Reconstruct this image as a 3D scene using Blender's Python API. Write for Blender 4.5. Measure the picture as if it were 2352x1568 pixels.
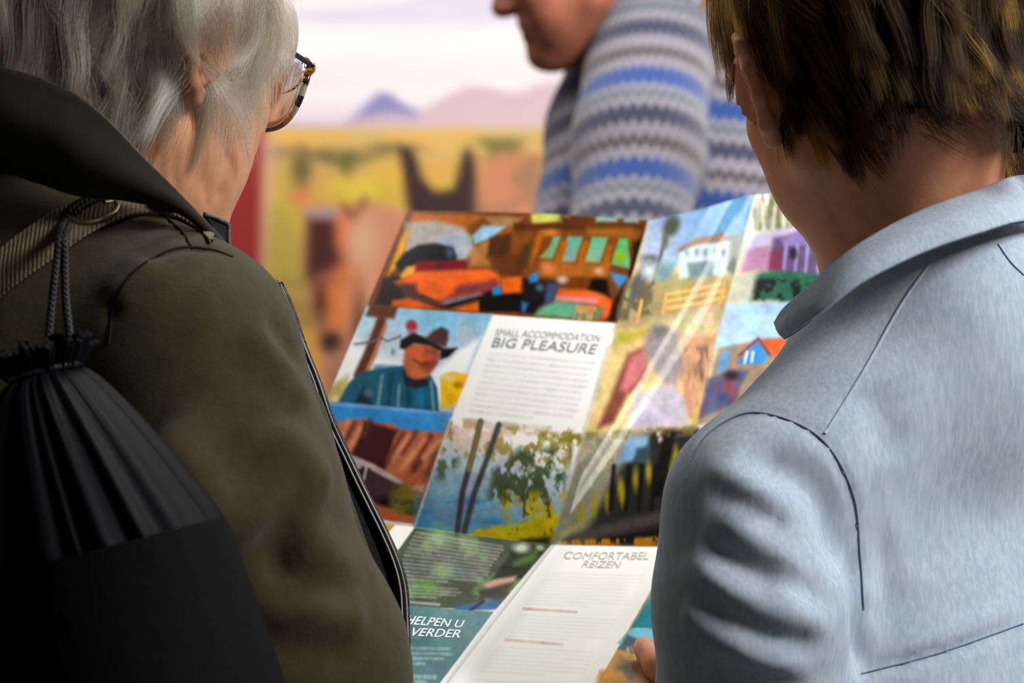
import bpy, math, random
import numpy as np
from mathutils import Vector
from mathutils.bvhtree import BVHTree

for o in list(bpy.data.objects):
    bpy.data.objects.remove(o)
SC = bpy.context.scene
COL = SC.collection
rng = np.random.default_rng(7)

# ------------------------------------------------------------------ camera
W, H, FPX = 2352, 1568, 85 / 36 * 2352
PITCH = math.radians(6)
CAM = np.array([0, 0, 1.52])
AX_F = np.array([0, math.cos(PITCH), -math.sin(PITCH)])
AX_U = np.array([0, math.sin(PITCH), math.cos(PITCH)])
AX_R = np.array([1.0, 0, 0])
cam_data = bpy.data.cameras.new('camera')
cam_data.lens = 85
cam_data.sensor_width = 36
cam_data.clip_start = 0.05
cam = bpy.data.objects.new('camera', cam_data)
COL.objects.link(cam)
cam.location = CAM
cam.rotation_euler = (math.radians(90) - PITCH, 0, 0)
SC.camera = cam
cam_data.dof.use_dof = True
cam_data.dof.focus_distance = 1.51
cam_data.dof.aperture_fstop = 7.5

# ------------------------------------------------------------------ light
world = bpy.data.worlds.new('hall')
SC.world = world
world.use_nodes = True
world.node_tree.nodes['Background'].inputs[0].default_value = (1.0, 0.9, 0.82, 1)
world.node_tree.nodes['Background'].inputs[1].default_value = 0.06


def area(name, loc, target, size, power, color=(1, 1, 1), size_y=None, spread=180):
    l = bpy.data.lights.new(name, 'AREA')
    l.energy = power
    l.color = color
    l.size = size
    l.spread = math.radians(spread)
    if size_y:
        l.shape = 'RECTANGLE'
        l.size_y = size_y
    o = bpy.data.objects.new(name, l)
    COL.objects.link(o)
    o.location = loc
    d = Vector(target) - Vector(loc)
    o.rotation_euler = d.to_track_quat('-Z', 'Y').to_euler()
    return o


area('wall_wash_light', (0.3, 2.9, 3.6), (0.0, 4.6, 1.5), 4.2, 114, (1, 0.97, 0.94), 0.5)
area('stand_light', (0.55, 2.35, 3.0), (0.15, 1.65, 1.35), 0.9, 33, (1, 0.96, 0.9), 0.6)
area('hall_light', (2.3, 0.2, 3.1), (0.62, 1.5, 1.30), 0.9, 126, (1.0, 0.98, 1.0), 0.8)
area('ceiling_lamp', (1.95, 1.60, 3.15), (1.95, 1.60, 0.0), 0.55, 30, (1, 0.97, 0.92), 1.2)
SC.view_settings.view_transform = 'Standard'
SC.view_settings.look = 'None'
SC.view_settings.exposure = 0.0
SC.view_settings.gamma = 1.0
SC.view_settings.use_curve_mapping = False


def at(x, y, d):
    """world point that the camera sees at (x, y) of a 2352 x 1568 frame, d metres away"""
    return CAM + (x - 1176) / FPX * d * AX_R + (784 - y) / FPX * d * AX_U + d * AX_F


def ats(l):
    return np.array([at(*p) for p in l])


def project(P):
    q = np.asarray(P) - CAM
    d = q @ AX_F
    return np.stack([1176 + FPX * (q @ AX_R) / d, 784 - FPX * (q @ AX_U) / d], -1)


def rot(yaw, pitch=0.0, roll=0.0):
    cy, sy = math.cos(yaw), math.sin(yaw)
    cp, sp = math.cos(pitch), math.sin(pitch)
    cr, sr = math.cos(roll), math.sin(roll)
    Rz = np.array([[cy, sy, 0], [-sy, cy, 0], [0, 0, 1]])
    Rx = np.array([[1, 0, 0], [0, cp, sp], [0, -sp, cp]])
    Ry = np.array([[cr, 0, sr], [0, 1, 0], [-sr, 0, cr]])
    return Rz @ Rx @ Ry


# ------------------------------------------------------------------ signed distance toolkit
def smin(a, b, k):
    h = np.maximum(k - np.abs(a - b), 0) / k
    return np.minimum(a, b) - h * h * k * 0.25


def smax(a, b, k):
    return -smin(-a, -b, k)


def ball(p, c, r):
    return np.linalg.norm(p - np.asarray(c), axis=-1) - r


def cone(p, a, b, ra, rb):
    a = np.asarray(a, float); b = np.asarray(b, float)
    ab = b - a
    t = np.clip(((p - a) @ ab) / max(ab @ ab, 1e-12), 0, 1)
    return np.linalg.norm(p - a - t[..., None] * ab, axis=-1) - (ra + (rb - ra) * t)


def ell(p, c, r, M=None):
    q = p - np.asarray(c)
    if M is not None:
        q = q @ M
    r = np.asarray(r, float)
    k0 = np.linalg.norm(q / r, axis=-1)
    k1 = np.linalg.norm(q / (r * r), axis=-1)
    return k0 * (k0 - 1) / np.maximum(k1, 1e-9)


def chain(p, pts, rad, k):
    d = None
    for i in range(len(pts) - 1):
        e = cone(p, pts[i], pts[i + 1], rad[i], rad[i + 1])
        d = e if d is None else smin(d, e, k)
    return d


def surface_net(fn, lo, hi, h):
    lo = np.asarray(lo, float); hi = np.asarray(hi, float)
    B = 8
    nb = np.ceil((hi - lo) / (h * B)).astype(int)
    n = nb * B + 1
    Fv = np.full(n, 1.0, np.float32)
    bi = np.stack(np.meshgrid(*[np.arange(k) for k in nb], indexing='ij'), -1).reshape(-1, 3)
    cen = lo + (bi + 0.5) * B * h
    dc = fn(cen)
    near = np.abs(dc) < B * h * 0.87 * 1.7
    for b, d in zip(bi[~near], dc[~near]):
        s = b * B
        Fv[s[0]:s[0] + B + 1, s[1]:s[1] + B + 1, s[2]:s[2] + B + 1] = d
    loc = np.stack(np.meshgrid(*[np.arange(B + 1)] * 3, indexing='ij'), -1).reshape(-1, 3)
    act = bi[near]
    for k in range(0, len(act), 200):
        blk = act[k:k + 200]
        pts = lo + (blk[:, None, :] * B + loc[None]) * h
        v = fn(pts.reshape(-1, 3)).reshape(len(blk), B + 1, B + 1, B + 1)
        for b, q in zip(blk, v):
            s = b * B
            Fv[s[0]:s[0] + B + 1, s[1]:s[1] + B + 1, s[2]:s[2] + B + 1] = q
    S = Fv < 0
    c8 = [(i, j, k) for i in (0, 1) for j in (0, 1) for k in (0, 1)]
    cnt = sum(S[i:n[0] - 1 + i, j:n[1] - 1 + j, k:n[2] - 1 + k].astype(np.int8) for i, j, k in c8)
    cells = np.argwhere((cnt > 0) & (cnt < 8))
    val = np.stack([Fv[cells[:, 0] + i, cells[:, 1] + j, cells[:, 2] + k] for i, j, k in c8], 1)
    acc = np.zeros((len(cells), 3)); num = np.zeros(len(cells))
    for a in range(8):
        for b in range(a + 1, 8):
            ca, cb = np.array(c8[a]), np.array(c8[b])
            if np.abs(ca - cb).sum() != 1:
                continue
            cr = (val[:, a] < 0) != (val[:, b] < 0)
            t = val[:, a] / np.where(cr, val[:, a] - val[:, b], 1)
            acc += np.where(cr[:, None], ca + t[:, None] * (cb - ca), 0)
            num += cr
    V = lo + h * (cells + acc / num[:, None])
    idx = np.full(n - 1, -1, np.int64)
    idx[cells[:, 0], cells[:, 1], cells[:, 2]] = np.arange(len(cells))
    Q = []
    for ax in range(3):
        o1, o2 = [(1, 2), (2, 0), (0, 1)][ax]
        sl0 = [slice(1, None)] * 3; sl1 = [slice(1, None)] * 3
        sl0[ax] = slice(0, n[ax] - 1); sl1[ax] = slice(1, n[ax])
        d = S[tuple(sl0)].astype(np.int8) - S[tuple(sl1)].astype(np.int8)
        e = np.argwhere(d != 0)
        sg = d[e[:, 0], e[:, 1], e[:, 2]]
        base = e + 1
        base[:, ax] = e[:, ax]
        ok = (base[:, o1] < n[o1] - 1) & (base[:, o2] < n[o2] - 1)
        base, sg = base[ok], sg[ok]
        u = np.zeros(3, int); u[o1] = 1
        w = np.zeros(3, int); w[o2] = 1
        q = np.stack([idx[tuple((base - u - w).T)], idx[tuple((base - w).T)], idx[tuple(base.T)], idx[tuple((base - u).T)]], 1)
        q[sg < 0] = q[sg < 0][:, ::-1]
        Q.append(q[(q >= 0).all(1)])
    return V, np.concatenate(Q)


def grad(fn, p, e=4e-4):
    k = np.array([[1, -1, -1], [-1, -1, 1], [-1, 1, -1], [1, 1, 1]], float)
    g = sum(fn(p + e * q)[:, None] * q for q in k)
    return g / np.maximum(np.linalg.norm(g, axis=-1, keepdims=True), 1e-9)


def sdf_verts(fn, lo, hi, h, snap=1):
    V, Q = surface_net(fn, lo, hi, h)
    for _ in range(snap):
        V = V - np.clip(fn(V), -h, h)[:, None] * grad(fn, V)
    return V, Q


def vert_normals(V, Q):
    n = np.cross(V[Q[:, 2]] - V[Q[:, 0]], V[Q[:, 3]] - V[Q[:, 1]])
    N = np.zeros_like(V)
    for k in range(4):
        np.add.at(N, Q[:, k], n)
    return N / np.maximum(np.linalg.norm(N, axis=1, keepdims=True), 1e-12)


def crm(P, n):
    """catmull-rom through P, n samples per span"""
    P = np.asarray(P, float)
    Q = np.concatenate([[2 * P[0] - P[1]], P, [2 * P[-1] - P[-2]]])
    out = []
    for i in range(len(P) - 1):
        a, b, c, d = Q[i:i + 4]
        for t in np.linspace(0, 1, n, endpoint=False):
            out.append(0.5 * (2 * b + (c - a) * t + (2 * a - 5 * b + 4 * c - d) * t * t + (3 * b - a - 3 * c + d) * t ** 3))
    out.append(P[-1])
    return np.array(out)


def stroke(V, N, line, width, amp, side=None):
    """push the surface along its normal near a curve (gaussian fold)"""
    L = crm(line, 8)
    lo, hi = L.min(0) - 3 * width, L.max(0) + 3 * width
    m = np.where(((V > lo) & (V < hi)).all(1))[0]
    if not len(m):
        return
    d = np.full(len(m), 9.0); s = np.zeros(len(m))
    for i in range(len(L) - 1):
        ab = L[i + 1] - L[i]
        t = np.clip(((V[m] - L[i]) @ ab) / max(ab @ ab, 1e-12), 0, 1)
        e = np.linalg.norm(V[m] - L[i] - t[:, None] * ab, axis=1)
        s = np.where(e < d, (i + t) / (len(L) - 1), s)
        d = np.minimum(d, e)
    fade = np.clip(np.minimum(s, 1 - s) * 5, 0.0, 1)
    V[m] += N[m] * (amp * fade * np.exp(-(d / width) ** 2))[:, None]


class Caster:
    def __init__(s, V, Q):
        s.b = BVHTree.FromPolygons(V.tolist(), Q.tolist())

    def __call__(s, x, y, fallback=None):
        d = at(x, y, 1.0) - CAM
        h = s.b.ray_cast(Vector(CAM), Vector(d / np.linalg.norm(d)))
        return None if h[0] is None else np.array(h[0])

    def line(s, pts):
        return [q for q in (s(*p) for p in pts) if q is not None]


# ------------------------------------------------------------------ object helpers
def link(name, V, F, mat, parent=None, smooth=True, attrs=None, uvs=None):
    V = np.asarray(V, float)
    off = np.zeros(3)
    p = parent
    while p is not None:
        off = off + np.array(p.location)
        p = p.parent
    me = bpy.data.meshes.new(name)
    if isinstance(F, np.ndarray):
        me.vertices.add(len(V))
        me.vertices.foreach_set('co', (V - off).astype(np.float32).ravel())
        k = F.shape[1]
        me.loops.add(F.size)
        me.loops.foreach_set('vertex_index', F.astype(np.int32).ravel())
        me.polygons.add(len(F))
        me.polygons.foreach_set('loop_start', np.arange(0, F.size, k, dtype=np.int32))
        me.update(calc_edges=True)
    else:
        me.from_pydata((V - off).tolist(), [], F)
    if smooth:
        me.polygons.foreach_set('use_smooth', np.ones(len(me.polygons), bool))
    for an, (ty, data) in (attrs or {}).items():
        a = me.attributes.new(an, ty, 'POINT')
        a.data.foreach_set('color' if ty == 'FLOAT_COLOR' else 'value', np.asarray(data, np.float32).ravel())
    me.validate()
    me.materials.append(mat)
    o = bpy.data.objects.new(name, me)
    COL.objects.link(o)
    o.parent = parent
    return o


def thing(name, loc, label, cat, group=None):
    o = bpy.data.objects.new(name, None)
    COL.objects.link(o)
    o.location = loc
    return tag(o, label, cat, group)


def tag(o, label, cat, group=None):
    o['label'] = label
    o['category'] = cat
    if group:
        o['group'] = group
    return o


def grid_faces(nu, nv, closed=False):
    i, j = np.meshgrid(np.arange(nu - 1), np.arange(nv if closed else nv - 1), indexing='ij')
    j2 = (j + 1) % nv
    return np.stack([i * nv + j, (i + 1) * nv + j, (i + 1) * nv + j2, i * nv + j2], -1).reshape(-1, 4)


def sheet(rows, nu=8, nv=8, thick=0.002, out=None):
    """a cloth panel lofted through rows of points, with thickness and closed edges"""
    rows = np.asarray(rows, float)
    A = np.stack([crm(r, nv) for r in rows])
    A = np.stack([crm(A[:, j], nu) for j in range(A.shape[1])], 1)
    n0, n1 = A.shape[:2]
    du = np.gradient(A, axis=0); dv = np.gradient(A, axis=1)
    N = np.cross(du, dv)
    N /= np.maximum(np.linalg.norm(N, axis=-1, keepdims=True), 1e-9)
    if (N.reshape(-1, 3) * (CAM - A.reshape(-1, 3))).sum() < 0:
        N = -N
    top = (A + N * thick / 2).reshape(-1, 3); bot = (A - N * thick / 2).reshape(-1, 3)
    q = grid_faces(n0, n1)
    k = n0 * n1
    rim = list(range(n1)) + [i * n1 + n1 - 1 for i in range(1, n0)] + [(n0 - 1) * n1 + j for j in range(n1 - 2, -1, -1)] + [i * n1 for i in range(n0 - 2, 0, -1)]
    side = np.array([[a, b, b + k, a + k] for a, b in zip(rim, rim[1:] + rim[:1])])
    return np.concatenate([top, bot]), np.concatenate([q, q[:, ::-1] + k, side]), A


def tube(P, r, n=8, flat=1.0, up=None):
    P = np.asarray(P, float)
    r = np.broadcast_to(np.asarray(r, float), (len(P),))
    T = np.gradient(P, axis=0)
    T /= np.maximum(np.linalg.norm(T, axis=1, keepdims=True), 1e-9)
    ref = np.array([0.3, 0.9, 0.2]) if up is None else np.asarray(up, float)
    A = np.cross(T, ref)
    A /= np.maximum(np.linalg.norm(A, axis=1, keepdims=True), 1e-6)
    Bn = np.cross(T, A)
    th = np.linspace(0, 2 * math.pi, n, endpoint=False)
    V = (P[:, None] + r[:, None, None] * (np.cos(th)[None, :, None] * A[:, None] + flat * np.sin(th)[None, :, None] * Bn[:, None])).reshape(-1, 3)
    F = grid_faces(len(P), n, True)
    k = len(V)
    V = np.concatenate([V, P[:1], P[-1:]])
    caps = [[k, (j + 1) % n, j, j] for j in range(n)] + [[k + 1, k - n + j, k - n + (j + 1) % n, k - n + (j + 1) % n] for j in range(n)]
    faces = F.tolist() + [c[:3] for c in caps]
    return V, faces


def join(parts):
    V, F, o = [], [], 0
    for v, f in parts:
        V.append(np.asarray(v))
        F += [[i + o for i in q] for q in (f.tolist() if isinstance(f, np.ndarray) else f)]
        o += len(v)
    return np.concatenate(V), F


# ------------------------------------------------------------------ materials
def lin(c):
    c = np.asarray(c, float) / 255
    return np.where(c <= 0.04045, c / 12.92, ((c + 0.055) / 1.055) ** 2.4)


def mat(name, rgb=(128, 128, 128), rough=0.6, spec=0.5, sheen=0.0, coat=0.0, metal=0.0):
    m = bpy.data.materials.new(name)
    m.use_nodes = True
    b = m.node_tree.nodes['Principled BSDF']
    b.inputs['Base Color'].default_value = (*lin(rgb), 1)
    b.inputs['Roughness'].default_value = rough
    b.inputs['Specular IOR Level'].default_value = spec
    b.inputs['Sheen Weight'].default_value = sheen
    b.inputs['Coat Weight'].default_value = coat
    b.inputs['Metallic'].default_value = metal
    return m


class NT:
    def __init__(s, m):
        s.m = m
        s.t = m.node_tree
        s.b = s.t.nodes['Principled BSDF']

    def n(s, ty, **kw):
        x = s.t.nodes.new(ty)
        for k, v in kw.items():
            if k in x.inputs:
                x.inputs[k].default_value = v
            else:
                setattr(x, k, v)
        return x

    def l(s, a, b):
        s.t.links.new(a, b)

    def coords(s, scale=(1, 1, 1), rotation=(0, 0, 0)):
        tc = s.n('ShaderNodeTexCoord'); mp = s.n('ShaderNodeMapping')
        mp.inputs['Scale'].default_value = scale
        mp.inputs['Rotation'].default_value = rotation
        s.l(tc.outputs['Object'], mp.inputs[0])
        return mp.outputs[0]

    def noise(s, vec, scale, detail=3.0, rough=0.55):
        x = s.n('ShaderNodeTexNoise', Scale=scale, Detail=detail, Roughness=rough)
        s.l(vec, x.inputs['Vector'])
        return x.outputs['Fac']

    def ramp(s, fac, stops, mode='LINEAR'):
        r = s.n('ShaderNodeValToRGB')
        r.color_ramp.interpolation = mode
        e = r.color_ramp.elements
        while len(e) < len(stops):
            e.new(0.5)
        for el, (p, c) in zip(e, stops):
            el.position = p
            el.color = (*lin(c), 1)
        s.l(fac, r.inputs[0])
        return r.outputs[0]

    def bump(s, h, strength=0.3, dist=0.001, prev=None):
        b = s.n('ShaderNodeBump', Strength=strength, Distance=dist)
        s.l(h, b.inputs['Height'])
        if prev is not None:
            s.l(prev, b.inputs['Normal'])
        s.l(b.outputs[0], s.b.inputs['Normal'])
        return b.outputs[0]

    def base(s, c):
        s.l(c, s.b.inputs['Base Color'])


def skin_mat(name, light, dark, red):
    m = mat(name, light, 0.5, 0.35)
    t = NT(m)
    v = t.coords()
    c = t.ramp(t.noise(v, 26, 5, 0.62), [(0.3, dark), (0.52, light), (0.72, red)])
    t.base(c)
    p = t.bump(t.noise(v, 900, 2), 0.25, 0.0006)
    t.bump(t.noise(t.coords((1, 1, 0.3)), 240, 3), 0.14, 0.001, p)
    t.b.inputs['Subsurface Weight'].default_value = 0.12
    t.b.inputs['Subsurface Radius'].default_value = (0.01, 0.004, 0.002)
    t.b.inputs['Subsurface Scale'].default_value = 0.6
    return m


def cloth_mat(name, stops, scale, rough=0.85, sheen=0.3, weave=1400, weave_s=0.5, stretch=(1, 1, 1), rotation=(0, 0, 0), fuzz=0.0):
    m = mat(name, stops[len(stops) // 2][1], rough, 0.25, sheen)
    t = NT(m)
    v = t.coords(stretch, rotation)
    t.base(t.ramp(t.noise(v, scale, 6, 0.68), stops))
    p = t.bump(t.noise(t.coords(), weave, 2), weave_s, 0.0008)
    if fuzz:
        t.bump(t.noise(t.coords(), 160, 4), fuzz, 0.002, p)
    return m
# ------------------------------------------------------------------ heads, hands, hair
def head_sdf(q, jaw=1.0, nose=1.0, ear=(0, 0, 0), cheek=1.0):
    """face looks along +y, up is +z, origin between the ears"""
    d = ell(q, (0, -0.012, 0.037), (0.0745, 0.097, 0.086))
    d = smin(d, ell(q, (0, 0.030, -0.028), (0.062, 0.066, 0.082)), 0.03)
    for s in (-1, 1):
        d = smin(d, cone(q, (s * 0.054 * jaw, 0.004, -0.055), (s * 0.018, 0.072, -0.100), 0.017, 0.017), 0.03)
        d = smin(d, ell(q, (s * 0.044 * cheek, 0.062, -0.020), (0.022, 0.028, 0.024)), 0.02)
        d = smin(d, ell(q, (s * 0.042, 0.052, -0.058), (0.022, 0.03, 0.032)), 0.02)
        d = smin(d, cone(q, (s * 0.012, 0.092, 0.033), (s * 0.045, 0.076, 0.033), 0.009, 0.008), 0.015)
        d = smax(d, -ell(q, (s * 0.032, 0.102, 0.012), (0.019, 0.014, 0.013)), 0.012)
        d = smin(d, ball(q, (s * 0.032, 0.079, 0.011), 0.0125), 0.003)
        d = smin(d, cone(q, (s * 0.046, 0.079, 0.016), (s * 0.020, 0.090, 0.017), 0.0035, 0.004), 0.006)
        d = smin(d, ball(q, (s * 0.0125, 0.103, -0.028), 0.0075 * nose), 0.008)
    d = smin(d, cone(q, (0, 0.090, 0.022), (0, 0.112, -0.020), 0.007, 0.010 * nose), 0.012)
    d = smin(d, ell(q, (0, 0.110, -0.024), (0.011 * nose, 0.011, 0.010)), 0.008)
    d = smin(d, ell(q, (0, 0.080, -0.060), (0.030, 0.018, 0.020)), 0.015)
    d = smin(d, cone(q, (-0.017, 0.090, -0.054), (0.017, 0.090, -0.054), 0.0055, 0.0055), 0.007)
    d = smin(d, cone(q, (-0.014, 0.090, -0.067), (0.014, 0.090, -0.067), 0.0065, 0.0065), 0.006)
    d = smax(d, -cone(q, (-0.021, 0.098, -0.0605), (0.021, 0.098, -0.0605), 0.0028, 0.0028), 0.004)
    d = smin(d, ell(q, (0, 0.083, -0.097), (0.020, 0.017, 0.015)), 0.018)
    for s in (-1, 1):
        d = smin(d, ear_sdf(q - np.asarray(ear), s), 0.005)
    return d


def ear_sdf(q, s):
    r = np.stack([q[..., 0] * s, q[..., 1], q[..., 2]], -1)
    hel = [(0.071, 0.010, 0.002), (0.074, 0.011, 0.016), (0.080, 0.004, 0.028), (0.087, -0.010, 0.032), (0.093, -0.023, 0.024),
           (0.094, -0.027, 0.008), (0.091, -0.023, -0.010), (0.085, -0.012, -0.025), (0.078, -0.002, -0.031), (0.074, 0.004, -0.026)]
    e = chain(r, hel, [0.0035, 0.0036, 0.0037, 0.0038, 0.004, 0.004, 0.004, 0.0052, 0.0058, 0.004], 0.003)
    ang = 0.52
    M = np.array([[math.cos(ang), -math.sin(ang), 0], [math.sin(ang), math.cos(ang), 0], [0, 0, 1]]).T
    M = np.array([[math.cos(ang), math.sin(ang), 0], [-math.sin(ang), math.cos(ang), 0], [0, 0, 1]]).T
    base = ell(r, (0.080, -0.007, 0.002), (0.0035, 0.020, 0.028), M.T)
    e = smin(e, base, 0.004)
    ah = [(0.083, -0.003, -0.014), (0.088, -0.013, -0.004), (0.089, -0.014, 0.010), (0.086, -0.006, 0.020)]
    e = smin(e, chain(r, ah, [0.003, 0.0033, 0.0033, 0.003], 0.003), 0.003)
    e = smin(e, ball(r, (0.076, 0.008, -0.006), 0.0045), 0.004)
    return e


def hand_sdf(q, side=1, curl=(0.5, 0.6, 0.4), thumb=((0.026, 0.020, -0.004), (0.050, 0.045, -0.016), (0.056, 0.072, -0.024), (0.054, 0.094, -0.026))):
    """wrist at 0, fingers along +y, back of the hand +z, thumb on side*x"""
    r = np.stack([q[..., 0] * side, q[..., 1], q[..., 2]], -1)
    d = ell(r, (0, 0.046, 0), (0.041, 0.054, 0.0155))
    d = smin(d, cone(r, (0, -0.03, 0), (0, 0.015, 0), 0.026, 0.024), 0.02)
    for x, L, y0, w in ((-0.031, 0.062, 0.078, 0.0072), (-0.0105, 0.078, 0.087, 0.0082), (0.0105, 0.084, 0.090, 0.0085), (0.031, 0.074, 0.086, 0.0083)):
        p = np.array([x, y0, 0.002]); a = 0.0
        pts = [np.array([x * 0.8, y0 - 0.03, 0.0]), p]
        for b, f in zip(curl, (0.46, 0.30, 0.24)):
            a += b
            p = p + L * f * np.array([x * 0.6, math.cos(a), -math.sin(a)])
            pts.append(p)
        d = smin(d, chain(r, pts, [w, w * 1.08, w, w * 0.95, w * 0.82], 0.004), 0.006)
    d = smin(d, chain(r, [np.array(t) for t in thumb], [0.014, 0.0115, 0.0098, 0.0082], 0.006), 0.012)
    return d


def placed(fn, c, M):
    return lambda p: fn((p - c) @ M)


def look(y, z):
    """matrix whose columns are x, y, z axes"""
    y = np.asarray(y, float) / np.linalg.norm(y)
    x = np.cross(y, z); x /= np.linalg.norm(x)
    return np.stack([x, y, np.cross(x, y)], 1)


def hair_mat(name, a, b, c, rough=0.35, radial=0.4, ior=1.5):
    m = bpy.data.materials.new(name)
    m.use_nodes = True
    t = m.node_tree
    t.nodes.remove(t.nodes['Principled BSDF'])
    h = t.nodes.new('ShaderNodeBsdfHairPrincipled')
    h.parametrization = 'COLOR'
    h.inputs['Roughness'].default_value = rough
    h.inputs['IOR'].default_value = ior
    h.inputs['Radial Roughness'].default_value = radial
    i = t.nodes.new('ShaderNodeAttribute'); i.attribute_name = 'tone'
    r = t.nodes.new('ShaderNodeValToRGB')
    e = r.color_ramp.elements
    e.new(0.5)
    for el, (p, q) in zip(e, ((0.1, a), (0.5, b), (0.9, c))):
        el.position = p
        el.color = (*lin(q), 1)
    t.links.new(i.outputs['Fac'], r.inputs[0])
    t.links.new(r.outputs[0], h.inputs['Color'])
    t.links.new(h.outputs[0], t.nodes['Material Output'].inputs[0])
    return m


def grow_hair(name, roots, C, M, skull, comb, length, layer, parent, material, nclump=700, steps=15, clump=0.75, width=0.00005, seed=1, wave=0.0, tonef=None, lock=0.28):
    """roots: head-local points; comb(p, s) -> head-local direction; strands slide over the skull and gather into locks"""
    g = np.random.default_rng(seed)
    n = len(roots)
    L = length(roots) * g.uniform(0.72, 1.1, n)
    lay = layer(roots) * g.uniform(0.12, 1.0, n)
    p = roots.copy()
    path = [p.copy()]
    jit = g.normal(0, 0.10, (n, 3))
    ph = g.uniform(0, 6.28, n)
    # guide locks
    gi = g.choice(n, min(nclump, n), replace=False)
    near = np.empty(n, int)
    for k in range(0, n, 2000):
        near[k:k + 2000] = ((roots[k:k + 2000, None] - roots[gi][None]) ** 2).sum(-1).argmin(1)
    lockj = g.normal(0, lock, (len(gi), 3))
    jit = jit + lockj[near]
    lay = lay * 0.55 + (lay[gi][near]) * 0.45
    for s in range(steps):
        t = (s + 1) / steps
        N = grad(skull, p, 8e-4)
        d = comb(p, t) + jit + wave * np.sin(ph[:, None] * 0.2 + t * 9 + near[:, None] * 1.7) * np.array([1, 0.6, 0])
        d = d - N * (d * N).sum(1, keepdims=True) * 0.8
        d /= np.maximum(np.linalg.norm(d, axis=1, keepdims=True), 1e-6)
        p = p + d * (L / steps)[:, None]
        tgt = lay * (1 - np.exp(-t * L / 0.018)) + 0.0008
        e = skull(p)
        p = p + N * np.clip((tgt - e) * np.where(e < tgt, 0.9, 0.25), -0.004, 0.02)[:, None]
        path.append(p.copy())
    A = np.stack(path, 1)
    gp = A[gi][near]
    w = clump * np.linspace(0, 1, steps + 1) ** 0.8
    off = (roots - roots[gi][near])
    A = A + w[None, :, None] * (gp + off[:, None] * 0.25 - A) * g.uniform(0.5, 1.0, n)[:, None, None]
    tone = np.clip(0.5 + g.normal(0, 0.16, n) + g.normal(0, 0.26, len(gi))[near], 0, 1)
    if tonef is not None:
        tone = np.clip(tone + tonef(roots), 0, 1)
    Wp = A.reshape(-1, 3) @ M.T + C
    o0 = np.zeros(3)
    q = parent
    while q is not None:
        o0 = o0 + np.array(q.location); q = q.parent
    hc = bpy.data.hair_curves.new(name)
    hc.add_curves([steps + 1] * n)
    hc.attributes['position'].data.foreach_set('vector', (Wp - o0).astype(np.float32).ravel())
    ra = hc.attributes.get('radius') or hc.attributes.new('radius', 'FLOAT', 'POINT')
    prof = width * (1 - 0.75 * np.linspace(0, 1, steps + 1) ** 2)
    ra.data.foreach_set('value', (prof[None] * np.exp(g.normal(0, 0.35, n))[:, None]).ravel().astype(np.float32))
    ta = hc.attributes.new('tone', 'FLOAT', 'CURVE')
    ta.data.foreach_set('value', tone.astype(np.float32))
    hc.materials.append(material)
    o = bpy.data.objects.new(name, hc)
    COL.objects.link(o)
    o.parent = parent
    return o


def skull_sdf(q):
    d = ell(q, (0, -0.012, 0.037), (0.0745, 0.097, 0.086))
    d = smin(d, ell(q, (0, 0.030, -0.028), (0.062, 0.066, 0.082)), 0.03)
    d = smin(d, cone(q, (0, -0.03, -0.05), (0, -0.05, -0.14), 0.055, 0.055), 0.03)
    return d


def scalp_points(n, keep, seed):
    g = np.random.default_rng(seed)
    out = np.zeros((0, 3))
    while len(out) < n:
        v = g.normal(size=(n * 2, 3))
        v /= np.linalg.norm(v, axis=1, keepdims=True)
        o = np.array([0, -0.012, 0.03])
        t = np.full(len(v), 0.02)
        for _ in range(24):
            t = t - skull_sdf(o + v * t[:, None]) * 0.9
        p = o + v * t[:, None]
        out = np.concatenate([out, p[keep(p)]])
    return out[:n]


def legs(parent, C, fw, hip_z, mat_t, mat_s, label_t=None):
    """trousers and shoes below the frame, standing on the floor"""
    f = np.array([fw[0], fw[1], 0]); f = f / np.linalg.norm(f)
    r = np.array([f[1], -f[0], 0])
    hips = np.array([C[0], C[1], hip_z])

    def fn(p):
        d = ell(p, hips + [0, 0, -0.02], (0.16, 0.12, 0.13), np.stack([r, f, [0, 0, 1]], 1))
        for s in (-1, 1):
            a = hips + s * 0.085 * r + [0, 0, -0.05]
            k = np.array([C[0], C[1], 0.48]) + s * 0.10 * r + 0.02 * f
            e = np.array([C[0], C[1], 0.09]) + s * 0.11 * r
            d = smin(d, chain(p, [a, k, e], [0.088, 0.066, 0.055], 0.04), 0.03)
        return smax(d, 0.065 - p[..., 2], 0.01)
    V, Q = sdf_verts(fn, hips - [0.3, 0.3, hip_z], hips + [0.3, 0.3, 0.15], 0.016)
    link('trousers', V, Q, mat_t, parent)
    for s in (-1, 1):
        o = np.array([C[0], C[1], 0.0]) + s * 0.11 * r

        def sh(p):
            d = cone(p, o + f * -0.03 + [0, 0, 0.045], o + f * 0.16 + [0, 0, 0.035], 0.045, 0.038)
            d = smin(d, cone(p, o + [0, 0, 0.05], o + [0, 0, 0.10], 0.045, 0.042), 0.03)
            return smax(d, 0.002 - p[..., 2], 0.004)
        V, Q = sdf_verts(sh, o - [0.28, 0.28, 0.01], o + [0.28, 0.28, 0.16], 0.012)
        link('shoe', V, Q, mat_s, parent)


def mesh_of(fn, pts, margin, h):
    pts = np.asarray(pts)
    return sdf_verts(fn, pts.min(0) - margin, pts.max(0) + margin, h)


def seam_line(cast, pts, r, lift=0.0004):
    P = np.array(cast.line(crm(np.array(pts, float), 12)))
    d = (CAM - P) / np.linalg.norm(CAM - P, axis=1, keepdims=True)
    return tube(P + d * lift, r, 6)
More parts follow.
